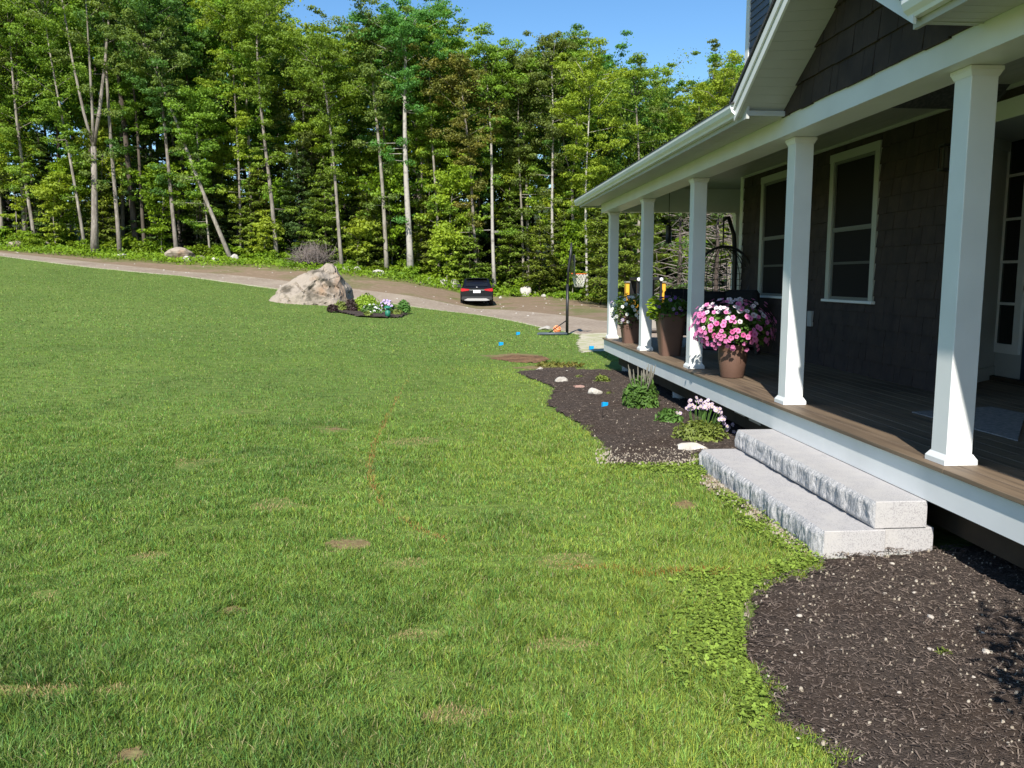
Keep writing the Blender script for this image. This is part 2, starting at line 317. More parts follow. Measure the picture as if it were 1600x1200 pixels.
GAPR = np.array([atZ(*p)[:2] for p in [(905, 522), (948, 520), (990, 530), (1000, 552), (940, 549), (905, 552), (898, 538)]])
bed_mesh('gravel_spur', GAPR, M['shoulder'], .015, .01, .08)
IS = [(508, 484), (530, 490), (560, 496), (600, 498), (632, 497), (640, 490), (632, 484), (600, 480), (560, 474), (520, 473)]
ISL = np.array([ground_hit(*p)[:2] for p in IS])
bed_mesh('island_mulch_bed', ISL, M['mulch'], .07, .03, .12, zground)

# grass blades
rs = np.random.RandomState(11)
def lawn_colour(x, y):
    n = x.size; g1 = np.array([.105, .19, .036]); g2 = np.array([.175, .275, .046]); g3 = np.array([.26, .345, .055]); g4 = np.array([.06, .12, .028])
    a = np.clip(vnoise(x, y, .55)*.5+vnoise(x, y, 2.1, 1)*.4+vnoise(x, y, 7, 2)*.5-.25+rs.randn(n)*.13, 0, 1)[:, None]; c = g1*(1-a)+g2*a
    dk = np.clip((vnoise(x, y, 1.3, 5)-.6)*3, 0, 1)[:, None]*.55; c = c*(1-dk)+g4*dk
    db = np.minimum(dpoly(x, y, BED_A, True), dpoly(x, y, BED_B, True)); w = np.clip(1-db/1.7, 0, 1)*.52+np.clip((x+1.5)/5, 0, .14)
    w = np.clip(w*(.6+.8*vnoise(x, y, 1.2, 3)), 0, 1)[:, None]; c = c*(1-w)+g3*w
    u, D = polar(x, y); far = np.clip((D-9)/22, 0, 1)[:, None]*.35; c = c*(1-far)+np.array([.155, .235, .05])*far
    c *= (1+.36*rs.randn(n, 1)).clip(.35, 2.0); c *= 1+np.array([.18, 0, -.1])*rs.randn(n, 1); c = c.clip(.01, .6); st = rs.rand(n) < .05; c[st] = np.array([.36, .32, .15])*(.7+.6*rs.rand(st.sum(), 1)); keep = np.ones(n, bool); short = np.ones(n)
    for cx, cy, ax, ay, k in BW:
        q = np.hypot((x-cx)/ax, (y-cy)/ay)+(vnoise(x, y, 6, 7)-.5)*1.1; m = q < 1; keep &= ~(m & (rs.rand(n) < (.62 if k else .35))); short[m] = .5
        m2 = m & (rs.rand(n) < (.6 if k else .6)); c[m2] = np.array([.36, .27, .13] if not k else [.26, .17, .09])*(.7+.6*rs.rand(m2.sum(), 1))
    d = dpoly(x, y, PAINT); m = d < .03*(.4+vnoise(x, y, 8, 4)); m &= rs.rand(n) < np.interp(y, [4.2, 5.2, 6.5, 11, 13, 14.5], [.06, .22, .45, .45, .22, .08])*(.5+.8*vnoise(x, y, 3, 5)); c[m] = np.array([.40, .19, .07])*(.6+.6*rs.rand(m.sum(), 1))
    d = dpoly(x, y, PAINT2); m = (d < .05) & (rs.rand(n) < .3); c[m] = np.array([.38, .16, .04])*(.6+.6*rs.rand(m.sum(), 1))
    return c, keep, short
def allowed(x, y):
    u, D = polar(x, y); e = (vnoise(x, y, 5, 8)-.5)*.16
    bad = (inpoly(x, y, BED_A) & (dpoly(x, y, BED_A, True) > .05+e)) | (inpoly(x, y, BED_B) & (dpoly(x, y, BED_B, True) > .05+e)) | ((x > 2.2) & (y > 4.62) & (y < 7.2)) | (x > 3.05) & (y < 16.5)
    bad |= inpoly(x, y, STRIP) & (rs.rand(x.size) < .93); bad |= inpoly(x, y, GAPR) & (rs.rand(x.size) < .93); bad |= inpoly(x, y, BARE) & (rs.rand(x.size) < .93); bad |= inpoly(x, y, ISL)
    bad |= D > zone(u, 0)+.35*rs.randn(x.size).clip(-2, 1.3); return ~bad
def blades(name, n, D1, D2, w, h, segs, u0=-.76, u1=.55):
    u = rs.uniform(u0, u1, n); E1, E2 = (D1*.82 if D1 > 3 else D1), (D2*1.2 if D2 < 40 else D2); n = int(n*(E2*E2-E1*E1)/(D2*D2-D1*D1)); u = rs.uniform(u0, u1, n); D = np.sqrt(rs.rand(n)*(E2*E2-E1*E1)+E1*E1); De = D*(1+(.09*rs.randn(n)).clip(-.19, .19)); x, y = unpolar(u, D); ok = allowed(x, y) & ((De >= D1) | (D1 < 3)) & ((De < D2) | (D2 > 40)); x = x[ok]; y = y[ok]
    c, k, sh = lawn_colour(x, y); x, y, c, sh = x[k], y[k], c[k], sh[k]; n = len(x); z = zground(x, y)-.004
    th = rs.uniform(0, 2*np.pi, n); tuft = .2+.7*vnoise(x, y, 3.3, 6)+1.0*vnoise(x, y, 8, 3); hh = h*(.55+.9*rs.rand(n))*sh*tuft; lean = hh*rs.uniform(.1, 1.2, n); ph = th+rs.uniform(-.9, .9, n)+np.pi/2
    ph = np.where(rs.rand(n) < .4, 6*vnoise(x, y, 3.7, 9)*2+rs.randn(n)*.9, ph)
    dx, dy = np.cos(th), np.sin(th); lx, ly = np.cos(ph)*lean, np.sin(ph)*lean; ww = w*(.6+.8*rs.rand(n))*.5
    P = lambda t, s: np.stack([x+lx*t*t+dx*ww*s, y+ly*t*t+dy*ww*s, z+hh*t*(1-.25*t*np.minimum(lean/hh, 1))], 1)
    if segs == 3:
        V = np.stack([P(0, -.7), P(0, .7), P(.45, 1), P(.45, -1), P(.8, .7), P(.8, -.7), P(1, 0)], 1).reshape(-1, 3); b = np.arange(n)*7
        F = np.concatenate([np.stack([b, b+1, b+2], 1), np.stack([b, b+2, b+3], 1), np.stack([b+3, b+2, b+4], 1), np.stack([b+3, b+4, b+5], 1), np.stack([b+5, b+4, b+6], 1)]); r = 7
    elif segs == 2:
        V = np.stack([P(0, -1), P(0, 1), P(.6, .8), P(.6, -.8), P(1, 0)], 1).reshape(-1, 3); b = np.arange(n)*5
        F = np.concatenate([np.stack([b, b+1, b+2], 1), np.stack([b, b+2, b+3], 1), np.stack([b+3, b+2, b+4], 1)]); r = 5
    else:
        V = np.stack([P(0, -1), P(0, 1), P(1, 0)], 1).reshape(-1, 3); b = np.arange(n)*3; F = np.stack([b, b+1, b+2], 1); r = 3
    return V, F, np.repeat(c, r, 0)
parts = [blades('g', 400000, 2.2, 5, .0031, .035, 2), blades('g', 380000, 5, 9.5, .0043, .031, 2), blades('g', 320000, 9.5, 19, .008, .026, 1), blades('g', 300000, 19, 47, .022, .026, 1, -.72, .2)]
V = []; F = []; Cc = []; b = 0
for v, f, c in parts: V.append(v); F.append(f+b); Cc.append(c); b += len(v)
tag(link('grass', np_mesh('grass', np.concatenate(V), np.concatenate(F), M['grass'], np.concatenate(Cc))), 'short green lawn grass in front of the porch', 'grass', kind='stuff')

# clover at the edge of the beds
def clover(n, seed):
    r = np.random.RandomState(seed); P1 = G2([(1185, 905), (1150, 880), (1060, 900), (1000, 960), (1040, 1060), (1120, 1120), (1260, 1190), (1230, 1150), (1165, 1040), (1160, 960)])
    P2 = G2([(1110, 722), (1060, 728), (950, 729), (930, 745), (1000, 752), (1105, 760), (1140, 760)]); P3 = G2([(1200, 880), (1290, 880), (1240, 905), (1180, 925), (1130, 900)])
    P4 = G2([(1110, 760), (1200, 810), (1290, 876), (1250, 880), (1150, 820)])
    out = []
    for P, k in ((P1, .63), (P2, .16), (P3, .1), (P4, .11)):
        lo, hi = P.min(0), P.max(0); m = 0
        while m < n*k:
            q = lo+(hi-lo)*r.rand(4000, 2); w = inpoly(q[:, 0], q[:, 1], P) & (r.rand(4000) < np.clip(vnoise(q[:, 0], q[:, 1], 3, 3)+.6*vnoise(q[:, 0], q[:, 1], 9, 6)-.45, 0, 1)*np.exp(-(np.minimum(np.minimum(dpoly(q[:, 0], q[:, 1], BED_B, True), dpoly(q[:, 0], q[:, 1], BED_A, True)), dpoly(q[:, 0], q[:, 1], STRIP, True))/.22)**1.5)); q = q[w]; out.append(q); m += len(q)
    q = np.concatenate(out); n = len(q); z = r.uniform(.012, .055, n)*(.6+.6*vnoise(q[:, 0], q[:, 1], 4, 2)); V = []; F = []; C = []; b = 0
    th = r.uniform(0, 2*np.pi, n); col = np.array([.20, .285, .045])*(.6+.8*r.rand(n, 1)); R = r.uniform(.003, .0072, n); tx = r.randn(n)*.3; ty = r.randn(n)*.3
    for k in range(3):
        a = th+k*2.094; cx = q[:, 0]+np.cos(a)*R; cy = q[:, 1]+np.sin(a)*R; ring = []
        for j in range(6):
            t = j*math.pi/3; ox = np.cos(a+t)*R*.95; oy = np.sin(a+t)*R*.95; px = cx+ox-q[:, 0]; py = cy+oy-q[:, 1]; ring.append(np.stack([cx+ox, cy+oy, z+px*tx+py*ty], 1))
        V.append(np.stack(ring, 1).reshape(-1, 3)); F.append(np.arange(n)[:, None]*6+np.arange(6)+b); C.append(np.repeat(col, 6, 0)); b += n*6
    return np.concatenate(V), np.concatenate(F), np.concatenate(C)
v, f, c = clover(8500, 3)
tag(link('clover', np_mesh('clover', v, f, M['clover'], c)), 'low clover and weeds growing along the edge of the mulch', 'clover', kind='stuff')

# bark chips and small pebbles
def chips(name, P, n, seed, stone=False):
    r = np.random.RandomState(seed); lo, hi = P.min(0), P.max(0); q = lo+(hi-lo)*r.rand(n*3, 2); q = q[inpoly(q[:, 0], q[:, 1], P)][:n]; q = q[(q[:, 0] < 3.35)]; n = len(q)
    L_ = r.gamma(2.2, .0035, n).clip(.002, .03)*(1+.8*(r.rand(n) < .05)); w = r.uniform(.0008, .003, n); th = r.uniform(0, 6.28, n); z = .037+.024*(vnoise(q[:, 0], q[:, 1], 14)+.6*vnoise(q[:, 0], q[:, 1], 45, 1)-.8)+r.rand(n)*.006; t = r.randn(n)*.25; c = np.array([.095, .073, .06])*r.uniform(.3, 2.0, (n, 1)); hi_ = r.rand(n) < .07; c[hi_] = np.array([.22, .175, .14])*r.uniform(.6, 1.2, (hi_.sum(), 1))
    ca, sa = np.cos(th), np.sin(th); V = []
    for a, b, dz in ((-1, -1, 0), (1, -1, 0), (1, 1, 0), (-1, 1, 0), (0, 0, 1)):
        V.append(np.stack([q[:, 0]+ca*L_*a-sa*w*b, q[:, 1]+sa*L_*a+ca*w*b, z+t*L_*a+dz*w*1.2], 1))
    V = np.stack(V, 1).reshape(-1, 3); b = np.arange(n)*5; F = np.concatenate([np.stack([b+i, b+(i+1) % 4, b+4], 1) for i in range(4)])
    return V, F, np.repeat(c, 5, 0)
v1 = chips('c', BED_B, 60000, 1); v2 = chips('c', BED_A, 30000, 2)
tag(link('bark_chips', np_mesh('chips', np.concatenate([v1[0], v2[0]]), np.concatenate([v1[1], v2[1]+len(v1[0])]), M['chip'], np.concatenate([v1[2], v2[2]]))), 'shredded bark chips covering the garden beds', 'mulch', kind='stuff')

def rock_mesh(name, sx, sy, sz, seed, m, sub=2, amp=.35, fl=.6):
    bm = bmesh.new(); bmesh.ops.create_icosphere(bm, subdivisions=sub, radius=1)
    r = random.Random(seed); pl = [(Vector((r.gauss(0, 1), r.gauss(0, 1), r.gauss(0, .8))).normalized(), r.uniform(fl, 1)) for _ in range(7)]
    o = Vector((seed*3.1, seed*1.7, 0))
    for v in bm.verts:
        p = v.co.copy()
        for nn, d in pl:
            k = p.dot(nn)
            if k > d: p -= nn*(k-d)
        p *= 1+amp*.5*mnoise.noise(p*1.3+o)+amp*.25*mnoise.noise(p*3.5+o); v.co = Vector((p.x*sx, p.y*sy, p.z*sz))
    me = bpy.data.meshes.new(name); bm.to_mesh(me); bm.free(); me.materials.append(m); return me
def small_stones(name, pts, lo, hi, label, cat, m, seed=0):
    r = random.Random(seed); mb = MB()
    for x, y in pts:
        s = r.uniform(lo, hi)*r.choice([.6, 1, 1]); n = 6; zb = .035+.024*float(vnoise(x, y, 14)+.6*vnoise(x, y, 45, 1)-.8) if x > 1.0 else .01; a0 = r.uniform(0, 6); ex = r.uniform(.5, 1)
        ring = [(x+s*math.cos(a0+k*1.047)*r.uniform(.75, 1.1), y+s*ex*math.sin(a0+k*1.047)*r.uniform(.75, 1.1), zb-.008) for k in range(n)]
        top = [(x+(p[0]-x)*.6, y+(p[1]-y)*.6, zb+.002+s*.6) for p in ring]
        mb.add(ring+top, [(k, (k+1) % n, n+(k+1) % n, n+k) for k in range(n)]+[tuple(range(n, 2*n))])
    o = mb.build(name, m); tag(o, label, cat, kind='stuff'); return o
r = random.Random(4); pts = []
for _ in range(1500):
    x, y = r.uniform(1, 3.3), r.uniform(2, 4.7)
    if inpoly(np.array([x]), np.array([y]), BED_B)[0] and vnoise(x, y, 2.2, 4)+r.random()*.8 > .8: pts.append((x, y))
for _ in range(900):
    p = atZ(r.uniform(930, 1110), r.triangular(700, 733, 724))
    if r.random() < .45: continue
    if p[0] < 2.2 or p[1] > 7.15: pts.append((p[0], p[1]))
for _ in range(260):
    p = atZ(r.uniform(830, 1110), r.uniform(585, 715))
    if inpoly(p[:1], p[1:2], BED_A)[0]: pts.append((p[0], p[1]))
for _ in range(500):
    t = r.random(); p = atZ(1112+150*t+r.uniform(-26, 24), 750+115*t+r.uniform(-8, 8)); pts.append((p[0], p[1])) if p[0] < 2.19 else None
small_stones('pebbles', pts, .004, .011, 'tiny pale pebbles scattered through the mulch', 'pebbles', mat('fine_gravel', (.36, .31, .24), .9, .2, noise=(25, (.22, .18, .13), .4, .75), noise2=(60, (.46, .42, .36), .5, .7)), 2)
PEB = [(1249, 968, 12), (1247, 957, 8), (1229, 988, 8), (1302, 899, 6), (1394, 883, 10), (1429, 929, 9), (1454, 965, 16), (1495, 973, 9), (1540, 1023, 18), (1454, 1016, 12), (1242, 1029, 8), (1252, 1024, 7), (1405, 1084, 10), (1201, 1060, 7),
       (1247, 1157, 7), (1475, 981, 8), (1521, 930, 9), (1382, 930, 9), (1536, 993, 9), (1315, 1018, 7), (1583, 986, 7), (1520, 1063, 9), (1441, 1141, 10), (1286, 1141, 9)]
pm = [rock_mesh('pebble', 1, .75, .45, s, M['peb'], 2, .25) for s in range(4)]
for i, (px, py, w) in enumerate(PEB):
    p = atZ(px, py, .03); s = w*PXM(p[1])*.5
    o = link('pebble', pm[i % 4], None, (p[0], p[1], .037+.024*float(vnoise(p[0], p[1], 14)+.6*vnoise(p[0], p[1], 45, 1)-.8)+s*.15), (0, 0, i*1.3)); o.scale = (s, s, s); tag(o, ('large' if w > 11 else 'small' if w < 8 else 'medium')+' pale pebble on the near mulch bed, '+('close to the granite steps' if py < 950 else 'halfway down the bed' if py < 1035 else 'near the bottom'), 'pebble', 'larger pebbles on the near mulch bed')
# ------------------------------------------------------------------ the house
HO = (4.7, 5.65, 0)
house = thing('house', HO, 'dark shingled house with a white columned wrap-around porch', 'house')
def hb(mb, name, m, parent=None): return mb.build(name, M[m], parent or house, HO)
DZ = .582; XW = 4.7; YC = 13.23; YN = -1.5; YF = 15.22; CZ = 3.27
# decking
rr = random.Random(8); d = MB(); x = 2.84
while x < 9:
    y = YN
    while y < YF+.02:
        y2 = min(YF+.03, y+rr.uniform(2.6, 4.9)); 
        if y2-y > .05: d.bev(x, x+.137, y, y2-.003, DZ-.028, DZ+rr.uniform(-.0006, .0006), .003)
        y = y2
    x += .142
hb(d, 'decking', 'deck')
f = MB(); y = YN
for y2 in (2.2, 6.1, 10.2, 13.1, YF-.001): f.box(2.87, 2.9, y+.002, y2, .345, .553); y = y2
f.box(2.87, 9, YF, YF+.03, .345, .553); hb(f, 'deck_fascia', 'white')
s = MB(); s.box(3.08, 3.12, YN, 14.9, .12, .36); s.box(3.12, 9, 14.86, 14.9, .12, .36); s.box(2.9, 2.94, YN, YF, .37, .55); hb(s, 'skirt_board', 'skirt')
for yy in (14.6, 11.2, 8.1, 3.3, .5): hb(MB().lathe([(.12, -.05), (.12, .13)], 16, (3.2, yy, 0)).box(3.13, 3.27, yy-.07, yy+.07, .1, .4), 'pier', 'conc')
s = MB(); s.box(4.5, 4.56, YN, 14.4, -.02, .5); hb(s, 'foundation', 'conc')
for i, px in enumerate((1156.5, 1180)):
    p = atX(px, 646+i*13, 3.08); hb(MB().box(3.073, 3.079, p[1]-.16, p[1]+.16, p[2]-.012, p[2]+.012), 'joist_strap', 'peb')
# columns
CX = 2.916; CW = .16
def column(x, y):
    c = hb(MB().bev(x, x+CW, y, y+CW, DZ, 2.848, .004), 'column', 'white')
    b = MB(); o = .022
    b.box(x-o, x+CW+o, y-o, y+CW+o, DZ+.001, DZ+.03)
    n = [(x-o, y-o), (x+CW+o, y-o), (x+CW+o, y+CW+o), (x-o, y+CW+o)]; q = [(x-.002, y-.002), (x+CW+.002, y-.002), (x+CW+.002, y+CW+.002), (x-.002, y+CW+.002)]
    b.add([(*k, DZ+.03) for k in n]+[(*k, DZ+.062) for k in q], [(i, (i+1) % 4, 4+(i+1) % 4, 4+i) for i in range(4)]); hb(b, 'column_base', 'white', c)
    t = MB(); n = [(x-.015, y-.015), (x+CW+.015, y-.015), (x+CW+.015, y+CW+.015), (x-.015, y+CW+.015)]; t.add([(*k, 2.795) for k in q]+[(*k, 2.825) for k in n], [(i, (i+1) % 4, 4+(i+1) % 4, 4+i) for i in range(4)]); t.box(x-.018, x+CW+.018, y-.018, y+CW+.018, 2.825, 2.847); hb(t, 'column_capital', 'white', c)
for y in (4.609, 6.983, 9.89, 12.454, 15.061-.02, 1.9): column(CX, y)
column(5.22, 15.04)
# beam, ceiling, soffit
b = MB(); b.box(2.80, 3.08, YN, YF+.1, 2.85, 3.06); b.box(2.925, 3.065, YN, YF-.01, 3.06, CZ+.01); b.box(3.065, 9, YF-.15, YF-.01, 2.853, CZ+.01); hb(b, 'beam', 'white')
c = MB(); 
x = 3.065
while x < XW: c.box(x, min(x+.096, XW), YN, YF-.15, CZ, CZ+.02); x += .1
y = 13.28
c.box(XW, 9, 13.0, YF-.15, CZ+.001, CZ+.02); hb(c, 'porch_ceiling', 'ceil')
hb(MB().box(3.06, 9, YN, YF, CZ+.022, CZ+.05), 'ceiling_deck', 'back')
hb(MB().box(XW-.035, XW-.012, 4, 13.18, CZ-.035, CZ-.002), 'ceiling_trim', 'whitesoff')
for a0, a1 in ((YN, 4.42), (6.9, 15.66)):
    s = MB(); y = a0
    while y < a1-.01: y2 = min(y+.1, a1); s.box(2.48, 2.798, y, y2-.004, 3.0, 3.02); y = y2
    s.box(2.48, 2.798, a0+.005, a1-.005, 3.018, 3.04); hb(s, 'soffit', 'whitesoff')
    hb(MB().box(2.455, 2.479, a0, a1, 2.975, 3.12), 'fascia_board', 'whitesoff')
s = MB(); s.box(2.914, 9, YF+.001, 15.66, 3.0, 3.02); s.box(2.48, 9, 15.661, 15.68, 2.975, 3.12); hb(s, 'soffit', 'whitesoff')
def gutter(a0, a1):
    P = [(2.453, 3.115), (2.453, 3.015), (2.408, 3.012), (2.40, 3.03), (2.375, 3.05), (2.362, 3.085), (2.362, 3.112), (2.375, 3.115), (2.376, 3.105)]
    g = MB(); n = len(P); g.add([(p[0], a, p[1]) for a in (a0, a1) for p in P], [(i, i+1, n+i+1, n+i) for i in range(n-1)])
    for a in (a0, a1): g.add([(p[0], a, p[1]) for p in P[:-1]], [tuple(range(n-1))])
    hb(g, 'gutter', 'gutter')
gutter(YN, 4.38); gutter(7.03, 15.74)
g = MB().box(2.38, 9, 15.681, 15.76, 3.02, 3.115); hb(g, 'gutter', 'gutter')
# porch roof and the small front gable
RS = .36
def rz(x): return 3.125+(x-2.40)*RS
R_ = MB(); R_.prism([(2.36, rz(2.36)), (4.72, rz(4.72)), (4.72, rz(4.72)+.03), (2.36, rz(2.36)+.012)], 'y', YN, 4.40); R_.prism([(2.36, rz(2.36)), (4.72, rz(4.72)), (4.72, rz(4.72)+.03), (2.36, rz(2.36)+.012)], 'y', 7.0, 15.78)
R_.prism([(4.72, rz(4.72)), (4.72, rz(4.72)+.03), (9, rz(4.72)+.03), (9, rz(4.72))], 'y', 13.3, 15.4); hb(R_, 'porch_roof', 'asph')
GY = 5.69; gs = .60; gz0 = 3.125
def gtop(y): return gz0+gs*(7.08-GY-abs(y-GY))
g = MB()
for sgn in (-1, 1):
    ye = GY+sgn*1.40
    g.add([(2.37, ye, gz0-.01), (2.37, GY, gtop(GY)), (4.8, GY, gtop(GY)), (4.8, ye, gz0-.01), (2.37, ye, gz0+.02), (2.37, GY, gtop(GY)+.03), (4.8, GY, gtop(GY)+.03), (4.8, ye, gz0+.02)],
          [(0, 1, 2, 3), (4, 7, 6, 5), (0, 4, 5, 1), (0, 3, 7, 4), (3, 2, 6, 7), (1, 5, 6, 2)])
hb(g, 'gable_roof', 'asph')
for sgn in (-1, 1):
    g = MB()
    for (xa, xb, o0, o1) in ((2.385, 2.40, .012, .085), (2.402, 2.42, .085, .165)):
        ye = GY+sgn*1.36; A = [(ye, gtop(ye)-o0), (GY, gtop(GY)-o0), (GY, gtop(GY)-o1), (ye, gtop(ye)-o1)]
        if sgn < 0: A = A[::-1]
        g.prism(A, 'x', xa, xb)
    hb(g, 'rake_board', 'white')
def fz(y): return 2.99+.643*max(0, 1.342-abs(y-GY))     # lower edge of the gable soffit where it meets the shakes
g = MB(); n = 17
for sgn in (-1, 1):
    for k in range(n):
        t0, t1 = k/n, (k+.96)/n; P = []
        for t, s0 in ((t0, 0), (t1, 0)):
            yo = GY+sgn*1.33*(1-t); yi = GY+sgn*1.34*(1-t); P.append(((2.42, yo, gtop(yo)-.16), (2.80, yi, fz(yi))))
        (a, b_), (c_, d_) = P; up = lambda p, q=.012: (p[0], p[1], p[2]+q)
        g.add([a, b_, d_, c_, up(a), up(b_), up(d_), up(c_)], [(0, 1, 2, 3), (7, 6, 5, 4), (0, 4, 5, 1), (1, 5, 6, 2), (2, 6, 7, 3), (3, 7, 4, 0)])
    yo = GY+sgn*1.33; yi = GY+sgn*1.34
    g.add([(2.42, yo, gtop(yo)-.15), (2.80, yi, fz(yi)+.01), (2.80, GY, fz(GY)+.01), (2.42, GY, gtop(GY)-.15)], [(0, 1, 2, 3)])
hb(g, 'gable_soffit', 'whitesoff')
# shakes
def shakes(mb, X, y0, y1, z0, z1, holes=(), tri=None, seed=0, ex=.178):
    r = random.Random(seed); z = z0
    while z < z1:
        zt = min(z+ex+.012, z1); y = y0-r.uniform(0, .2)
        while y < y1:
            w = r.uniform(.11, .27); a, b = max(y, y0), min(y+w-.005, y1); y += w
            if b-a < .02: continue
            if tri:
                h = tri(z+.02); a, b = max(a, GY-h), min(b, GY+h)
                if b-a < .02: continue
            segs = [(a, b, z, zt)]
            for (ha, hb_, hz0, hz1) in holes:
                o = []
                for (p, q, c, e) in segs:
                    if q <= ha or p >= hb_ or e <= hz0 or c >= hz1: o.append((p, q, c, e)); continue
                    if p < ha: o.append((p, ha, c, e))
                    if q > hb_: o.append((hb_, q, c, e))
                    if c < hz0: o.append((max(p, ha), min(q, hb_), c, hz0))
                    if e > hz1: o.append((max(p, ha), min(q, hb_), hz1, e))
                segs = o
            dj = r.uniform(-.004, .006); tk = r.uniform(.019, .026)
            for (p, q, c, e) in segs:
                if q-p < .01: continue
                c2 = c+(dj if c == z else 0)
                mb.add([(X-tk, p, c2), (X-tk, q, c2), (X-.004, q, e), (X-.004, p, e), (X, p, c2), (X, q, c2)], [(0, 3, 2, 1), (0, 1, 5, 4), (0, 4, 3), (1, 2, 5)])
        z += ex
W1 = (8.93, 10.11, 1.40, 3.155); W2 = (11.2, 12.385, 1.40, 3.155)
mb = MB(); shakes(mb, XW, 7.42, 13.16, DZ, CZ, (W1, W2), seed=1); shakes(mb, XW, 4.2, 7.42, 3.16, CZ, seed=2); shakes(mb, XW, YN, 4.2, DZ, CZ, seed=3); hb(mb, 'shake_wall', 'shake')
bk = MB(); bk.box(XW+.002, XW+.03, 7.42, 13.2, DZ, rz(XW)); bk.box(XW+.002, XW+.03, 4.2, 7.42, 3.16, rz(XW)); bk.box(XW+.002, XW+.03, YN, 4.2, DZ, rz(XW)); bk.box(XW+.03, 12, 13.1, 13.2, 0, 6.6); hb(bk, 'wall_sheathing', 'back')
mb = MB(); shakes(mb, 2.80, GY-1.4, GY+1.4, 3.0, 3.9, tri=lambda z: max(0, 1.35-(z-3.0)/.643), seed=5, ex=.2); hb(mb, 'gable_shakes', 'shake')
hb(MB().add([(2.801, GY-1.36, 3.0), (2.801, GY+1.36, 3.0), (2.801, GY, 3.87)], [(0, 1, 2)]), 'gable_sheathing', 'back')
mb = MB(); mb.box(XW-.025, XW-.002, 13.16, 13.27, DZ, CZ-.002); mb.box(XW-.025, XW+.1, 13.27, 13.29, DZ, CZ-.002); hb(mb, 'corner_board', 'white')
mb = MB(); mb.box(XW-.03, XW-.002, 13.15, 13.27, rz(XW)-.1, 6.6); mb.box(XW-.03, XW+.1, 13.271, 13.29, rz(XW)-.1, 6.6); hb(mb, 'corner_board', 'white')
# windows
M['sash'] = mat('sash_vinyl', (.14, .145, .13), .5, .3)
def window(w, wall_x=XW, upper=False):
    y0, y1, z0, z1 = w; X = wall_x; t = .095
    f = MB(); f.box(X-.03, X-.002, y0, y0+t, z0+.02, z1-t); f.box(X-.03, X-.002, y1-t, y1, z0+.02, z1-t); f.box(X-.034, X-.002, y0-.01, y1+.01, z1-t, z1)
    w_ = hb(f, 'window', 'windowtrim')
    hb(MB().bev(X-.06, X-.002, y0-.035, y1+.035, z0-.012, z0+.02, .004), 'sill', 'white', w_)
    s = MB(); a, b, c, e = y0+t, y1-t, z0+.02, z1-t; m = (c+e)/2; k = .035
    for (p, q, u, v, x0) in ((a, b, m, e, X-.018), (a, b, c, m+.02, X-.008)):
        s.box(x0, x0+.02, p, p+k, u, v); s.box(x0, x0+.02, q-k, q, u, v); s.box(x0, x0+.02, p+k, q-k, v-k, v); s.box(x0, x0+.02, p+k, q-k, u, u+k)
    hb(s, 'sash', 'sash', w_); s = MB()
    hb(MB().box(X+.006, X+.012, a+.01, b-.01, c+.01, e-.01), 'pane', 'glass', w_)
    return w_
for w in (W1, W2):
    q = window(w); y0, y1, z0, z1 = w; m = (z0+z1)/2
    hb(MB().box(XW-.004, XW+.004, y0+.13, y1-.13, m-.44, m-.41), 'window_bar', 'blind', q)
window((10.95, 12.32, 4.3, 6.0))
# upper storey
mb = MB(); z = rz(XW)-.08
while z < 6.5:
    for (a, b) in (((YN, 10.93), (12.34, 13.15)) if z < 6.02 and z > 4.2 else ((YN, 13.15),)): mb.add([(XW-.018, a, z), (XW-.018, b, z), (XW-.003, b, z+.112), (XW-.003, a, z+.112), (XW, a, z), (XW, b, z)], [(0, 3, 2, 1), (0, 1, 5, 4), (0, 4, 3), (1, 2, 5)])
    z += .11
hb(mb, 'clapboard', 'clap')
hb(MB().box(XW+.002, XW+.1, YN, 13.2, rz(XW)+.001, 6.6), 'wall_sheathing', 'back')
mb = MB(); mb.box(XW-.42, 12, YN, 13.6, 6.6, 6.62); hb(mb, 'upper_soffit', 'whitesoff'); hb(MB().box(XW-.44, XW-.42, YN, 13.6, 6.56, 6.76), 'upper_fascia', 'white')
hb(MB().prism([(XW-.46, 6.77), (8.5, 9.2), (12.5, 6.7)], 'y', YN, 13.65), 'upper_roof', 'asph')
# entrance alcove
A0, A1 = (4.83, 7.80), (5.96, 8.67); dx, dy = A1[0]-A0[0], A1[1]-A0[1]; L_ = math.hypot(dx, dy); nx, ny = dy/L_, -dx/L_
def slab(a, b, o0, o1, z0, z1, mb): mb.add([(q_[0]+nx*o, q_[1]+ny*o, z) for z in (z0, z1) for (q_, o) in ((a, o0), (b, o0), (b, o1), (a, o1))], [(0, 1, 2, 3)[::-1], (4, 5, 6, 7), (0, 1, 5, 4), (1, 2, 6, 5), (2, 3, 7, 6), (3, 0, 4, 7)])
mb = MB(); slab(A0, A1, -.05, 0, DZ, 3.16, mb); lp = lambda t: (A0[0]+dx*t, A0[1]+dy*t)
for a, b, z0, z1 in ((.0, 1, DZ, DZ+.14), (0, 1, 3.0, 3.15), (0, .09, DZ+.14, 3.0)): slab(lp(a), lp(b), .001, .02, z0, z1, mb)
hb(mb, 'alcove_panel', 'whitesoff')
mb = MB(); X5 = 5.96
mb.box(X5+.002, X5+.05, 4.2, 8.67, DZ, 3.25); mb.box(4.72, X5, 4.2, 8.7, 3.1, 3.13); mb.box(4.70, X5, 4.2, 4.24, DZ, 3.16); hb(mb, 'alcove_wall', 'whitesoff')
mb = MB(); mb.box(XW-.02, XW-.003, 4.2, 7.42, 3.0, 3.16); hb(mb, 'opening_casing', 'white')
sy = [atX(px, 380, X5)[1] for px in (1594, 1578)]; y0, y1 = min(sy)-.03, max(sy)+.08
sz = lambda py: atX(1586, py, X5)[2]
zt, zb = sz(209), sz(539)
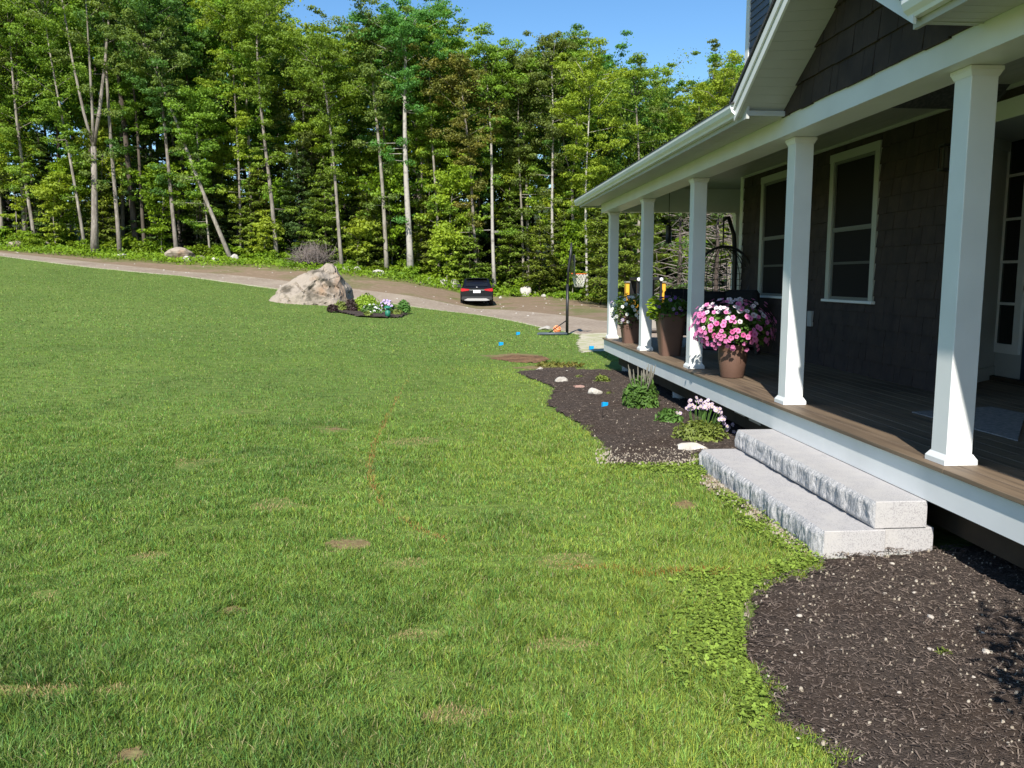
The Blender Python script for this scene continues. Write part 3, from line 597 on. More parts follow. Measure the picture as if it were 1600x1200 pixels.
mb = MB(); mb.box(X5-.03, X5, y0-.1, y1+.1, zt, zt+.12); mb.box(X5-.03, X5, y0-.1, y1+.1, zb-.1, zb); mb.box(X5-.03, X5, y0-.1, y0, zb, zt); mb.box(X5-.03, X5, y1, y1+.1, zb, zt)
sl = hb(mb, 'sidelight', 'white'); zz = [zb]+[sz(k) for k in (475, 409, 342, 274)]+[zt]
hb(MB().box(X5-.01, X5-.004, y0, y1, zb, zt), 'pane', 'glass', sl); mb = MB()
for k in zz[1:-1]: hb(MB().box(X5-.026, X5-.011, y0, y1, k-.014, k+.014), 'muntin', 'white', sl)
M['door'] = mat('navy_door_paint', (.02, .03, .06), .4, .4)
dr = hb(MB().box(X5-.02, X5, y0-1.15, y0-.15, DZ+.04, 2.75), 'door', 'door')
mb = MB()
for a, b in ((.1, .45), (.55, .9)):
    for c, e in ((.8, 1.5), (1.65, 2.6)): mb.box(X5-.03, X5-.021, y0-1.15+a, y0-1.15+b, c, e)
hb(mb, 'door_panel', 'door', dr); hb(MB().lathe([(.0, 0), (.03, .0), (.03, .05), (0, .05)], 12, (X5-.07, y0-.22, 1.55)), 'handle', 'peb', dr)
hb(MB().box(X5-.12, X5-.031, y0-1.3, y1+.2, DZ+.002, DZ+.045), 'threshold', 'skirt')
# lantern, outlet box
p = atX(1476, 246, XW-.1); c = (XW-.09, p[1], p[2])
ln = hb(MB().box(c[0]-.05, c[0]+.05, c[1]-.05, c[1]+.05, c[2]+.1, c[2]+.12).box(c[0]-.05, c[0]+.05, c[1]-.05, c[1]+.05, c[2]-.12, c[2]-.1).box(c[0]+.05, XW-.01, c[1]-.03, c[1]+.03, c[2]-.06, c[2]+.1).box(c[0]-.045, c[0]-.037, c[1]-.045, c[1]-.037, c[2]-.1, c[2]+.1).box(c[0]-.045, c[0]-.037, c[1]+.037, c[1]+.045, c[2]-.1, c[2]+.1), 'wall_lantern', 'black')
hb(MB().lathe([(.03, -.1), (.03, .08), (.02, .1)], 12, c), 'lantern_glass', 'blind', ln)
p = atX(1266, 498, XW-.03); hb(MB().bev(XW-.05, XW-.012, p[1]-.06, p[1]+.06, p[2]-.1, p[2]+.1, .005), 'outlet_cover', 'ceil')

# ------------------------------------------------------------------ granite steps
def granite(x0, x1, y0, y1, z0, z1, label, rough_x=True, seed=0):
    c = ((x0+x1)/2, (y0+y1)/2, z0); t = thing('granite_step', c, label, 'granite step', group=None)
    b = MB(); b.bev(x0+(.012 if rough_x else 0), x1, y0, y1, z0, z1, .004); s = b.build('slab', M['granite'], t, c)
    if rough_x:
        ny, nz = int((y1-y0)/.012), 15; Y, Z = np.meshgrid(np.linspace(y0, y1, ny), np.linspace(z0, z1, nz), indexing='ij')
        e = np.minimum(np.minimum(Y-y0, y1-Y)/.03, np.minimum(Z-z0, z1-Z)/.025).clip(0, 1)
        D_ = .030*vnoise(Y+seed*3, Z*.45+Y*.18, 9)+.020*vnoise(Y, Z*.5+Y*.2+5, 26, seed)+.010*vnoise(Y, Z*.8, 70, seed+2); X = x0+.012-e*D_*.9
        V = np.stack([X, Y, Z], -1).reshape(-1, 3)-np.array(c); i, j = np.meshgrid(np.arange(ny-1), np.arange(nz-1), indexing='ij'); a = (i*nz+j).ravel()
        link('split_face', np_mesh('split_face', V, np.stack([a, a+1, a+nz+1, a+nz], 1), M['granite_r']), t)
    return t
granite(2.225, 2.62, 4.69, 7.12, -.04, .170, 'lower grey granite step slab with a rough split face beside the lawn', seed=1)
granite(2.545, 2.885, 4.71, 7.13, .172, .340, 'upper grey granite step slab right under the white porch edge', seed=4)
granite(2.624, 2.94, 4.72, 7.10, -.04, .169, 'squared granite block under the back of the upper step', False)

# ------------------------------------------------------------------ things on the porch
def petunia_flower(R, cup=.35):
    V = [(0, 0, -R*cup*.9)]; n = 20
    for k in range(n):
        a = 2*math.pi*k/n; V.append((.3*R*math.cos(a), .3*R*math.sin(a), -R*cup*.25))
    for k in range(n):
        a = 2*math.pi*k/n; r_ = R*(.86+.14*abs(math.cos(2.5*a))); V.append((r_*math.cos(a), r_*math.sin(a), R*.06*math.sin(5*a+1)))
    F = [(0, 1+k, 1+(k+1) % n) for k in range(n)]+[(1+k, 1+n+k, 1+n+(k+1) % n, 1+(k+1) % n) for k in range(n)]
    return V, F, n
def petmat(k, c, cc):
    m = bpy.data.materials.new('petal_'+k); m.use_nodes = True; n = m.node_tree.nodes; l = m.node_tree.links; p = n['Principled BSDF']; p.inputs['Roughness'].default_value = .6
    tc = n.new('ShaderNodeTexCoord'); g = n.new('ShaderNodeVectorMath'); g.operation = 'LENGTH'; l.new(tc.outputs['Object'], g.inputs[0])
    mr = n.new('ShaderNodeMapRange'); mr.inputs[1].default_value = .006; mr.inputs[2].default_value = .019; l.new(g.outputs['Value'], mr.inputs[0])
    mx = n.new('ShaderNodeMix'); mx.data_type = 'RGBA'; l.new(mr.outputs[0], mx.inputs[0]); mx.inputs[6].default_value = (*cc, 1); mx.inputs[7].default_value = (*c, 1)
    oi = n.new('ShaderNodeObjectInfo'); hs = n.new('ShaderNodeHueSaturation'); a = n.new('ShaderNodeMapRange'); a.inputs[3].default_value = .8; a.inputs[4].default_value = 1.15; l.new(oi.outputs['Random'], a.inputs[0]); l.new(a.outputs[0], hs.inputs['Value']); l.new(mx.outputs[2], hs.inputs['Color'])
    l.new(hs.outputs[0], p.inputs['Base Color']); tr = n.new('ShaderNodeBsdfTranslucent'); l.new(hs.outputs[0], tr.inputs[0]); ms = n.new('ShaderNodeMixShader'); ms.inputs[0].default_value = .3; l.new(p.outputs[0], ms.inputs[1]); l.new(tr.outputs[0], ms.inputs[2]); l.new(ms.outputs[0], n['Material Output'].inputs[0]); return m
PET = {'pink': petmat('pink', (.78, .23, .48), (.5, .04, .22)), 'hot': petmat('hot', (.66, .10, .32), (.3, .01, .1)), 'white': petmat('white', (.82, .74, .76), (.5, .2, .3)), 'pure': petmat('pure', (.8, .8, .78), (.6, .62, .4)), 'purple': petmat('purple', (.22, .09, .38), (.1, .03, .2)), 'lav': petmat('lav', (.55, .42, .68), (.6, .5, .3))}
_fm = {}
def flower_mesh(k, R=.033):
    if (k, R) not in _fm:
        v, f, n = petunia_flower(R); me = bpy.data.meshes.new('flower'); me.from_pydata(v, [], f); me.materials.append(PET[k]); _fm[(k, R)] = me
    return _fm[(k, R)]
def leaves(name, C_, size, m, parent, seed, asp=.5, updir=.6, cup=True, radial=None):
    r = np.random.RandomState(seed); n = len(C_); C_ = np.asarray(C_); N = r.randn(n, 3); N /= np.linalg.norm(N, axis=1)[:, None]; N[:, 2] = np.abs(N[:, 2])+updir
    if radial is not None: N += radial*1.0
    N /= np.linalg.norm(N, axis=1)[:, None]; T = np.cross(N, r.randn(n, 3)); T /= np.linalg.norm(T, axis=1)[:, None]; B = np.cross(N, T); s = size*(.55+.9*r.rand(n, 1))
    V = np.stack([C_-T*s*.5, C_+B*s*asp*.5+N*s*.05-T*s*.05, C_+T*s*.5-N*s*.1, C_-B*s*asp*.5+N*s*.05-T*s*.05], 1).reshape(-1, 3)
    return link(name, np_mesh(name, V, np.arange(n*4).reshape(-1, 4), m), parent)
def orient(o, d, spin=0):
    q = Vector(d).to_track_quat('Z', 'Y'); o.rotation_euler = (q.to_matrix() @ Matrix.Rotation(spin, 3, 'Z')).to_euler()
# big pink petunia pot
pp = atZ(1148, 592, DZ); base = (pp[0]+.02, pp[1]+.15, DZ+.001)
pot = thing('flower_pot', base, 'round brown pot overflowing with pink and white petunias', 'flower pot', group='potted flowers on the porch edge')
pb = MB().lathe([(.001, .004), (.118, 0), (.125, .01), (.155, .20), (.16, .27), (.152, .345), (.158, .35), (.158, .37), (.146, .37), (.14, .33), (.001, .325)], 32).build('pot', M['potbr'], pot)
MB().lathe([(.001, .345), (.139, .34)], 24).build('soil', M['soil'], pot)
r = np.random.RandomState(2)
def dome(n, rx, ry, rz_, cz, zmin, r, rad=1.):
    o = []; 
    while len(o) < n:
        d = r.randn(3); d /= np.linalg.norm(d)
        if d[2] > zmin: o.append(d)
    o = np.array(o); k = (rad*(.93+.12*r.rand(n)))[:, None]; return o, o*k*np.array([rx, ry, rz_])+np.array([0, 0, cz])
d_, P_ = dome(1900, .40, .38, .27, .53, -.6, r, rad=np.sqrt(r.rand(1900))); P_[:, 2] = np.maximum(P_[:, 2], .30+.0*P_[:, 2]); leaves('foliage', P_, .06, M['herb'], pot, 3, .6)
tb = MB()
for k in range(22):
    a = r.uniform(0, 6.28); R1 = r.uniform(.25, .4); tb.tube([(.05*math.cos(a), .05*math.sin(a), .35), (.5*R1*math.cos(a), .5*R1*math.sin(a), .52), (R1*math.cos(a), R1*math.sin(a), r.uniform(.33, .62))], [.005, .004, .002], 5)
tb.build('stem', M['herb'], pot)
cv = Vector((-.3, -1, .25)).normalized(); d_, P_ = dome(520, .44, .42, .30, .55, -.7, r); P_ *= 1+r.randn(520, 1)*.035
order = np.argsort(-(d_@np.array(cv)+.5*d_[:, 2]+r.rand(520)*.25)); sel = []; 
for i in order:
    if all(np.linalg.norm(P_[i]-P_[j]) > .033 for j in sel): sel.append(i)
rest = MB(); cnt = 0
for i in sel:
    d, p = d_[i], P_[i].copy(); top = d[2] > .42 and abs(d[0]+.05) < .75; rnd_ = r.rand()
    if d[2] < .1: p[2] -= .03*r.rand()
    if d[2] < -.15 and rnd_ < .45: continue
    k = 'white' if (top and rnd_ < .8) or rnd_ < .05 else ('hot' if (d[0] > .45 and rnd_ < .5) or rnd_ < .16 else 'pink')
    if cnt < 99 or False:
        o = link('flower', flower_mesh(k), pot, tuple(p)); orient(o, (d[0], d[1]-.45, d[2]+.25), r.rand()*6); s = r.uniform(.62, 1.08); o.scale = (s, s, s); cnt += 1
    elif d@np.array(cv) > -.3 or True:
        v, f, n = petunia_flower(.022+.01*r.rand()); q = Vector((d[0], d[1]-.2, d[2]+.25)).to_track_quat('Z', 'Y').to_matrix(); rest.add([q @ Vector(a)+Vector(p) for a in v], f)
o = rest.build('flower', PET['pink'], pot); tag(o, kind='stuff')
# tall tapered pot, purple flowers and lime leaves
def tall_pot(px, py, dy, hgt, rt, rb, label, sq=5):
    p = atZ(px, py, DZ); b = (p[0], p[1]+dy, DZ+.001); t = thing('flower_pot', b, label, 'flower pot', group='potted flowers on the porch edge')
    MB().lathe([(.001, .004), (rb, 0), (rt*.98, hgt-.04), (rt, hgt-.03), (rt, hgt), (rt*.9, hgt), (rt*.88, hgt-.05), (.001, hgt-.05)], 40, sq=sq, smooth=False).build('pot', M['potbr'], t)
    MB().lathe([(.001, hgt-.03), (rt*.87, hgt-.03)], 20, sq=sq).build('soil', M['soil'], t); return t
t2 = tall_pot(1052, 557, .2, .60, .20, .135, 'tall tapered brown pot with purple flowers and lime leaves'); r = np.random.RandomState(7)
_, P_ = dome(1300, .30, .26, .22, .62, -.6, r, rad=np.sqrt(r.rand(1300))); leaves('foliage', P_, .06, M['herb'], t2, 5)
_, P_ = dome(300, .17, .15, .12, .64, -.8, r, rad=np.sqrt(r.rand(300))); leaves('dark_foliage', P_+np.array([.05, -.05, -.04]), .05, M['purpl'], t2, 6)
_, P_ = dome(60, .1, .1, .16, .70, -1, r); leaves('lime_leaf', P_+np.array([-.24, -.02, -.03]), .085, M['lime'], t2, 8, .9)
for k in range(34):
    d, p = dome(1, .22, .24, .2, .64, -.5, r); p = p[0]+np.array([-.02, 0, 0]); o = link('flower', flower_mesh('purple', .026) if k % 4 else flower_mesh('lav', .026), t2, tuple(p)); orient(o, (d[0][0], d[0][1]-.8, d[0][2]), k)
sp = MB().tube([(.17, .05, .6), (.2, .08, .85), (.215, .09, 1.05)], [.004, .004, .002], 5).tube([(.0, .05, .6), (.02, .08, .8), (.03, .09, .9)], [.004, .004, .002], 5); sp.build('spike_stem', M['purpl'], t2)
t3 = tall_pot(990, 537, .2, .46, .19, .14, 'brown pot with trailing white petunias beside the corner column'); r = np.random.RandomState(9)
_, P_ = dome(1700, .36, .3, .30, .55, -.9, r, rad=np.sqrt(r.rand(1700))); leaves('foliage', P_, .055, M['herb'], t3, 5)
_, P_ = dome(260, .2, .18, .2, .44, -.9, r, rad=np.sqrt(r.rand(260))); leaves('dark_foliage', P_+np.array([-.06, -.08, -.06]), .05, M['purpl'], t3, 6)
for k in range(52):
    d, p = dome(1, .37, .31, .30, .55, -.8, r); o = link('flower', flower_mesh('pure' if k % 6 else 'lav', .03), t3, tuple(p[0])); orient(o, (d[0][0], d[0][1]-.6, d[0][2]+.2), k)
# door mat
cs = [atZ(1425, 645, DZ), atZ(1548, 637, DZ), atZ(1602, 648, DZ), atZ(1590, 690, DZ)]
cx = np.mean([c[0] for c in cs]); cy_ = np.mean([c[1] for c in cs])
rug = MB(); rug.v = []
q = [cs[0], cs[1], cs[2], cs[3]]; rug.prism([(c[0], c[1]) for c in q][::-1], 'z', 0, 1)
rug.v = [(v[0], v[1], DZ+.002+.008*v[2]) for v in rug.v]; ro = rug.build('door_mat', mat('woven_mat', (.28, .26, .25), .95, .1, noise=(35, (.16, .15, .15), .4, .7), bump=(90, .6, .004)), None); tag(ro, 'pale woven mat lying on the porch floor before the door', 'door mat')
# hanging egg chair
p = atY(1131, 341, 12.9); Y0 = 12.9; hk = Vector((p[0], Y0, p[2])); xs = float(atY(1152, 430, 12.9)[0]); bz = DZ+.001
eg = thing('egg_chair', (hk.x, Y0, bz), 'black hanging egg chair on a curved stand at the porch end', 'hanging chair'); lo = lambda x, y, z: (x-hk.x, y-Y0, z-bz)
st = MB(); st.tube([lo(xs, Y0+.25, bz+.03), lo(xs+.03, Y0+.22, 1.5), lo(xs+.02, Y0+.2, 2.0), lo(xs-.03, Y0+.13, 2.35), lo(hk.x+.09, Y0+.05, hk.z+.02), lo(hk.x, Y0, hk.z)], [.042, .04, .038, .034, .03, .026], 10); st.torus(lo(hk.x, Y0, bz+.02), .52, .025, 'z', 32, 8); st.build('stand', M['black'], eg)
ec = float(atY(1131, 430, 12.9)[2]); ce = lo(hk.x, Y0, ec)
MB().tube([lo(hk.x, Y0, hk.z), lo(hk.x, Y0, ec+.42)], .012, 6).build('hanging_rope', M['black'], eg)
bs = MB()
for k in range(12):
    a = math.pi*k/12; pts = []
    for j in range(13):
        t = math.pi*j/12; pts.append((ce[0]+.44*math.sin(t)*math.cos(a), ce[1]+.40*math.sin(t)*math.sin(a)+.06, ce[2]-.12+.56*math.cos(t)))
    if k not in (): bs.tube([p for p in pts if p[1] > ce[1]-.12 or p[2] < ce[2]-.28], .007, 5)
for z in np.linspace(-.5, .42, 11):
    rr_ = math.sqrt(max(0, 1-((z)/.56)**2))
    if z < -.1: bs.torus((ce[0], ce[1]+.06, ce[2]-.12+z), .43*rr_, .006, 'z', 26, 4)
    else: bs.torus((ce[0], ce[1]+.06, ce[2]-.12+z), .43*rr_, .006, 'z', 20, 4, -.3, math.pi+.3)
bs.torus((ce[0], ce[1]-.1, ce[2]-.02), .44, .02, 'y', 30, 6, sz=1.05); bs.build('basket', M['black'], eg)
MB().lathe([(.001, -.34), (.28, -.32), (.38, -.2), (.36, -.1), (.2, -.16), (.001, -.18)], 20, (ce[0], ce[1]+.02, ce[2]-.16)).build('cushion', M['blackm'], eg)
# black armchairs near the wall under the far window
def armchair(x, y, rz_, label):
    t = thing('armchair', (x, y, DZ+.001), label, 'armchair', rz_); MB().bev(-.36, .36, -.34, .34, .2, .38, .02).build('seat_frame', M['black'], t)
    MB().bev(-.29, .29, -.33, .27, .385, .5, .04).build('seat_cushion', M['blackm'], t); MB().bev(-.34, .34, .2, .34, .38, .92, .05).build('backrest', M['blackm'], t)
    for s in (-1, 1):
        MB().bev(s*.35-.06, s*.35+.06, -.34, .3, .381, .64, .03).build('armrest', M['black'], t)
        for q in (-1, 1): MB().bev(s*.32-.03, s*.32+.03, q*.3-.03, q*.3+.03, 0, .2, .005).build('leg', M['black'], t)
armchair(4.05, 11.9, -1.2, 'black cushioned armchair under the far porch window'); armchair(3.75, 13.1, -.35, 'black cushioned armchair behind the egg chair basket')
# hanging feeder
p = atY(1045, 352, 14.2); t = thing('hanging_feeder', (p[0], 14.2, CZ-.005), 'slim black cylindrical feeder hanging from the porch ceiling', 'bird feeder'); zt = p[2]-CZ
MB().tube([(0, 0, 0), (0, 0, zt)], .006, 5).build('chain', M['black'], t)
MB().lathe([(.001, zt+.03), (.04, zt), (.055, zt-.02), (.048, zt-.03), (.048, zt-.27), (.06, zt-.28), (.06, zt-.295), (.001, zt-.3)], 16).build('feeder_body', M['black'], t)
# ------------------------------------------------------------------ plants and stones in the beds
def stone(px, py, w, h, label, m='rock', seed=1, dep=.8, sub=3, name='stone', D=None, sink=.25, group=None, yaw=0):
    if D is None: x, y, z = ground_hit(px, py)
    else: x, y, z = place(px, D)
    k = PXM(math.hypot(x, y)); sx, sz = w*k/2, h*k/(2-2*sink)*1.0
    me = rock_mesh(name, sx, sx*dep, sz, seed, M[m], sub, .3, .55); o = link(name, me, None, (x, y+sx*dep*.6, z+sz*(1-2*sink)), (0, 0, yaw)); return tag(o, label, 'rock', group)
stone(878, 600, 22, 11, 'pale angular stone on the mulch nearest the lawn edge', seed=3)
stone(907, 609, 27, 7, 'flat reddish flagstone lying in the mulch bed', 'rockred', 5, .7, sink=.4)
stone(931, 619, 24, 14, 'flat tan stone tilted beside the reddish flagstone', seed=8, sink=.35)
stone(843, 580, 13, 6, 'small tan stone at the far tip of the mulch bed', seed=9)
stone(886, 583, 6, 4, 'tiny pale stone behind the angular white stone', seed=10)
stone(1082, 709, 66, 15, 'long flat cream stone against the end of the lower granite step', seed=12, dep=.38, sink=.3)
def herb(loc, R, Ht, n, ls, m, label, cat, seed, name='bushy_plant', stems=10, asp=.35, up=.2, shape=1.):
    t = thing(name, loc, label, cat); r = np.random.RandomState(seed); d, P = dome(n, R, R*.9, Ht*shape, Ht*.12, -.05, r, rad=r.rand(n)**.45)
    P[:, 2] = np.clip(P[:, 2], .01, None); d[:, 2] = 0
    leaves('leaves', P, ls, M[m], t, seed, asp, up, radial=d); st = MB()
    for k in range(stems):
        a = r.uniform(0, 6.28); q = R*.6*math.sqrt(r.rand()); st.tube([(0, 0, 0), (q*.5*math.cos(a), q*.5*math.sin(a), Ht*.5), (q*math.cos(a), q*math.sin(a), Ht*.9)], [.005, .004, .002], 4)
    st.build('stem', M[m], t); return t, r
t, r = herb(ground_hit(1001, 640), .24, .40, 1500, .075, 'herb', 'bushy green plant with grey seed heads in the mulch bed', 'garden plant', 3, stems=20, up=.0)
sp = MB()
for k in range(26):
    a = r.uniform(0, 6.28); q = .2*math.sqrt(r.rand()); x, y = q*math.cos(a), q*math.sin(a); h = r.uniform(.42, .58); sp.tube([(x*.6, y*.6, .2), (x, y, h-.1), (x*1.12, y*1.12, h)], [.004, .009, .004], 5)
sp.build('seed_head', mat('seed_head', (.16, .15, .12), .9, .1), t)
herb(ground_hit(941, 599), .14, .12, 260, .07, 'herby', 'small lime green clump behind the tan stone', 'garden plant', 5, stems=4)
herb(ground_hit(905, 592), .12, .05, 90, .05, 'herby', 'sparse creeping seedling left of the lime green clump', 'garden plant', 15, stems=2)
herb(ground_hit(950, 618), .12, .05, 70, .05, 'herby', 'thin low weed beside the tan stone', 'garden plant', 16, stems=2)
herb(ground_hit(1045, 663), .17, .17, 620, .055, 'herb', 'low green mound between the bushy plant and the lilac flowers', 'garden plant', 6, stems=8)
t, r = herb(ground_hit(1093, 690), .30, .20, 1000, .06, 'herby', 'yellow-green clump topped by lilac flowers on tall stalks', 'flowering plant', 7, stems=24)
fl = MB(); kk = 0
for k in range(42):
    px = r.choice([r.uniform(1055, 1090), r.uniform(1075, 1115), r.uniform(1098, 1128), r.uniform(1120, 1145)]); py = np.interp(px, [1055, 1080, 1112, 1128, 1145], [642, 628, 633, 650, 672])+r.uniform(-6, 9)
    q = atY(px, py, t.location.y+.12+.1*r.rand()); q = q-np.array(t.location); fl.tube([(q[0]*.5, q[1]*.5, .08), (q[0]*.85, q[1], q[2]*.7), tuple(q)], [.0035, .003, .002], 4)
    for j in range(2):
        o = link('flower', flower_mesh('lav', .02), t, tuple(q+r.randn(3)*.012)); orient(o, (r.randn()*.5, -.8, .5), k)
fl.build('flower_stalk', M['herb'], t)
herb(ground_hit(1098, 722), .12, .07, 160, .045, 'herby', 'low weed tuft at the foot of the cream stone', 'garden plant', 17, stems=3)
for i, (px, py) in enumerate(((860, 573), (872, 575), (890, 574))):
    herb(ground_hit(px, py), .3, .09, 160, .08, 'bronze', ['rusty low weed at the far bed corner, leftmost', 'rusty low weed at the far bed corner, in the middle', 'rusty low weed at the far bed corner, rightmost'][i], 'garden plant', 20+i, stems=2)
herb((3.42, 4.95, .02), .2, .28, 160, .07, 'green', 'dark leafy plant in the shade under the porch edge', 'garden plant', 33, stems=6)
herb(ground_hit(1470, 1032), .05, .05, 50, .03, 'herby', 'tiny yellow weed sprouting in the near mulch bed', 'garden plant', 34, stems=5)
t, r = herb((2.2, 1.55, .02), .5, 1.75, 1500, .11, 'green', 'leafy upright shrub growing beside the near end of the porch', 'shrub', 35, 'shrub', 14, .4, .2)
# marking flags
M['flag'] = mat('blue_vinyl_flag', (.0, .33, .75), .5, .4, trans=.2)
for px, py, ty, lb in ((941, 660, 631, 'bright blue marking flag standing in the mulch bed'), (921, 556, 542, 'blue marking flag by the pale gravel near the porch corner'), (780, 549, 536, 'small blue marking flag in the lawn left of the bare dirt patch'), (807, 531, 520, 'farthest blue marking flag in the lawn, nearest the hoop base')):
    x, y, z = ground_hit(px, py); q = atY(px, ty, y); h = float(q[2])-z+.02; t = thing('marking_flag', (x, y, z), lb, 'marking flag', group='blue marking flags')
    MB().tube([(0, 0, 0), (.004, 0, h*.6), (0, 0, h)], .0018, 4).build('wire_stake', M['black'], t); w = .075*(1 if py > 600 else 1.4)
    v = [(k*w/4-.01, .012*math.sin(k*1.4), h-j*w*.8+.006*k*j) for k in range(5) for j in range(2)]; MB().add(v, [(2*k, 2*k+1, 2*k+3, 2*k+2) for k in range(4)]).build('flag', M['flag'], t)

# ------------------------------------------------------------------ basketball hoop, ball, stones by its base
x0, y0, z0 = ground_hit(886, 524); k = PXM(y0)
hp = thing('basketball_hoop', (x0, y0, z0), 'black portable basketball hoop standing at the edge of the lawn', 'basketball hoop')
MB().tube([(0, 0, .04), (0, 0, 1.5)], .045, 10).tube([(0, 0, 1.5), (.03, 0, 1.95), (.08, 0, 2.3), (.11, 0, 2.7)], [.04, .04, .045, .03], 10).build('pole', M['black'], hp)
b = MB(); 
for a in ((-.85, -.05, 0), ): b.tube([(-.86, -.05, .05), (-.02, -.12, .05), (.02, .05, .05), (-.8, .12, .05), (-.86, -.05, .05)], .035, 6)
b.tube([(-.8, .0, .06), (-.45, -.02, .06), (0, 0, .06)], .03, 6); M['basegrey'] = mat('grey_base_frame', (.08, .1, .12), .5, .4); b.build('base_frame', M['basegrey'], hp)
MB().tube([(-.55, -.03, .07), (0, 0, .45)], .018, 6).build('brace', M['black'], hp)
M['orange'] = mat('orange_paint', (.75, .16, .02), .5, .4); M['net'] = mat('white_net', (.7, .68, .62), .9, .1); M['acry'] = mat('clear_backboard', (.04, .045, .05), .1, .5)
rm = atY(905, 428, y0)-np.array([x0, y0, z0]); rc = (rm[0]+.0, 0, rm[2])
rim = MB().torus(rc, .215, .012, 'z', 28, 6).tube([(rc[0]-.21, 0, rc[2]), (.12, 0, rc[2]+.02)], .018, 6).build('rim', M['orange'], hp)
n = MB()
for j in range(12):
    for s in (-1, 1):
        pts = []
        for q in range(6): a = 2*math.pi*(j+s*q*.5)/12; R_2 = .21*(1-.085*q); pts.append((rc[0]+R_2*math.cos(a), R_2*math.sin(a), rc[2]-.012-q*.075))
        n.tube(pts, .006, 4)
n.build('net', M['net'], hp)
bb = MB().bev(.135, .16, -.42, .42, rc[2]-.08, rc[2]+.55, .004).build('backboard', M['acry'], hp)
x, y, z = ground_hit(872, 522); t = thing('basketball', (x, y+.25, z), 'striped orange ball lying behind the hoop base', 'ball')
bm = bmesh.new(); bmesh.ops.create_uvsphere(bm, u_segments=24, v_segments=14, radius=.125); me = bpy.data.meshes.new('ball'); bm.to_mesh(me); bm.free(); me.polygons.foreach_set('use_smooth', [True]*len(me.polygons))
me.materials.append(mat('ball_orange', (.72, .17, .05), .6, .3)); link('ball', me, t, (0, 0, .125), (.5, .4, 0)); s = MB()
for ax, R_2 in (('z', .1255), ('x', .1255), ('y', .1255)): s.torus((0, 0, 0), R_2, .004, ax, 32, 5)
for zz_ in (-.07, .07): s.torus((0, 0, zz_), .104, .008, 'z', 32, 5)
o = s.build('seam', mat('pale_stripe', (.75, .55, .35), .7, .2), t); o.location = (0, 0, .125); o.rotation_euler = (.5, .4, 0)
stone(852, 516, 20, 7, 'low pale stone in the grass behind the hoop base', seed=21, sink=.3); stone(868, 517, 10, 4, 'yellowish pebble beside the orange ball', seed=23)

# ------------------------------------------------------------------ compact loader behind the porch
x0, y0, _ = place(1017, 26.5); ld = thing('compact_loader', (x0, y0, 0), 'black and yellow compact loader parked beyond the porch corner', 'loader', .06)
M['cat'] = mat('yellow_paint', (.75, .38, .03), .45, .45, noise=(6, (.6, .3, .03), .45, .8)); M['tyre'] = mat('rubber', (.015, .015, .015), .9, .2); M['lampg'] = mat('lamp_lens', (.85, .85, .85), .15, .6); M['steel'] = mat('worn_steel', (.3, .27, .23), .6, .4, metal=.5)
MB().bev(-.42, .42, .1, 1.3, .3, .85, .04).bev(-.4, .4, .7, 1.35, .85, 1.15, .05).build('engine_body', M['black'], ld)
c = MB()
for s in (-1, 1): c.bev(s*.38-.035, s*.38+.035, .12, .19, .85, 1.68, .01).bev(s*.38-.03, s*.38+.03, .9, .96, .85, 1.62, .01)
c.bev(-.42, .42, .1, .98, 1.6, 1.7, .02).bev(-.36, .36, .95, .99, .9, 1.58, .005)
c.build('roll_cage', M['black'], ld); MB().bev(-.24, .24, .45, .6, .85, 1.35, .04).bev(-.24, .24, .3, .6, .8, .9, .03).build('operator_seat', M['blackm'], ld)
for s in (-1, 1):
    MB().lathe([(.001, .03), (.05, .028), (.06, 0), (.04, -.05)], 16).build('work_lamp', M['lampg'], ld).matrix_local = Matrix.Translation((s*.37, .07, 1.63)) @ Matrix.Rotation(math.pi/2, 4, 'X')
    MB().bev(s*.60-.055, s*.60+.055, .5, .7, .8, 1.52, .01).bev(s*.60-.055, s*.60+.055, -.5, .6, .82, .98, .01, ).bev(s*.60-.05, s*.60+.05, -.55, -.4, .25, .95, .01).build('lift_arm', M['cat'], ld)
    MB().bev(s*.6-.07, s*.6+.07, .45, .74, 1.52, 1.57, .01).build('arm_cap', M['steel'], ld)
    for yy in (.3, 1.05):
        w = MB().lathe([(.001, -.1), (.2, -.1), (.27, -.09), (.28, -.04), (.28, .04), (.27, .09), (.2, .1), (.001, .1)], 24).build('wheel', M['tyre'], ld); w.matrix_local = Matrix.Translation((s*.53, yy, .28)) @ Matrix.Rotation(math.pi/2, 4, 'Y')
MB().prism([(-.62, .08), (-1.05, .06), (-1.1, .1), (-.68, .14), (-.62, .5), (-.58, .5), (-.58, .08)], 'x', -.72, .72).bev(-.73, -.71, -1.05, -.6, .08, .4, .002).bev(.71, .73, -1.05, -.6, .08, .4, .002).build('bucket', M['steel'], ld)

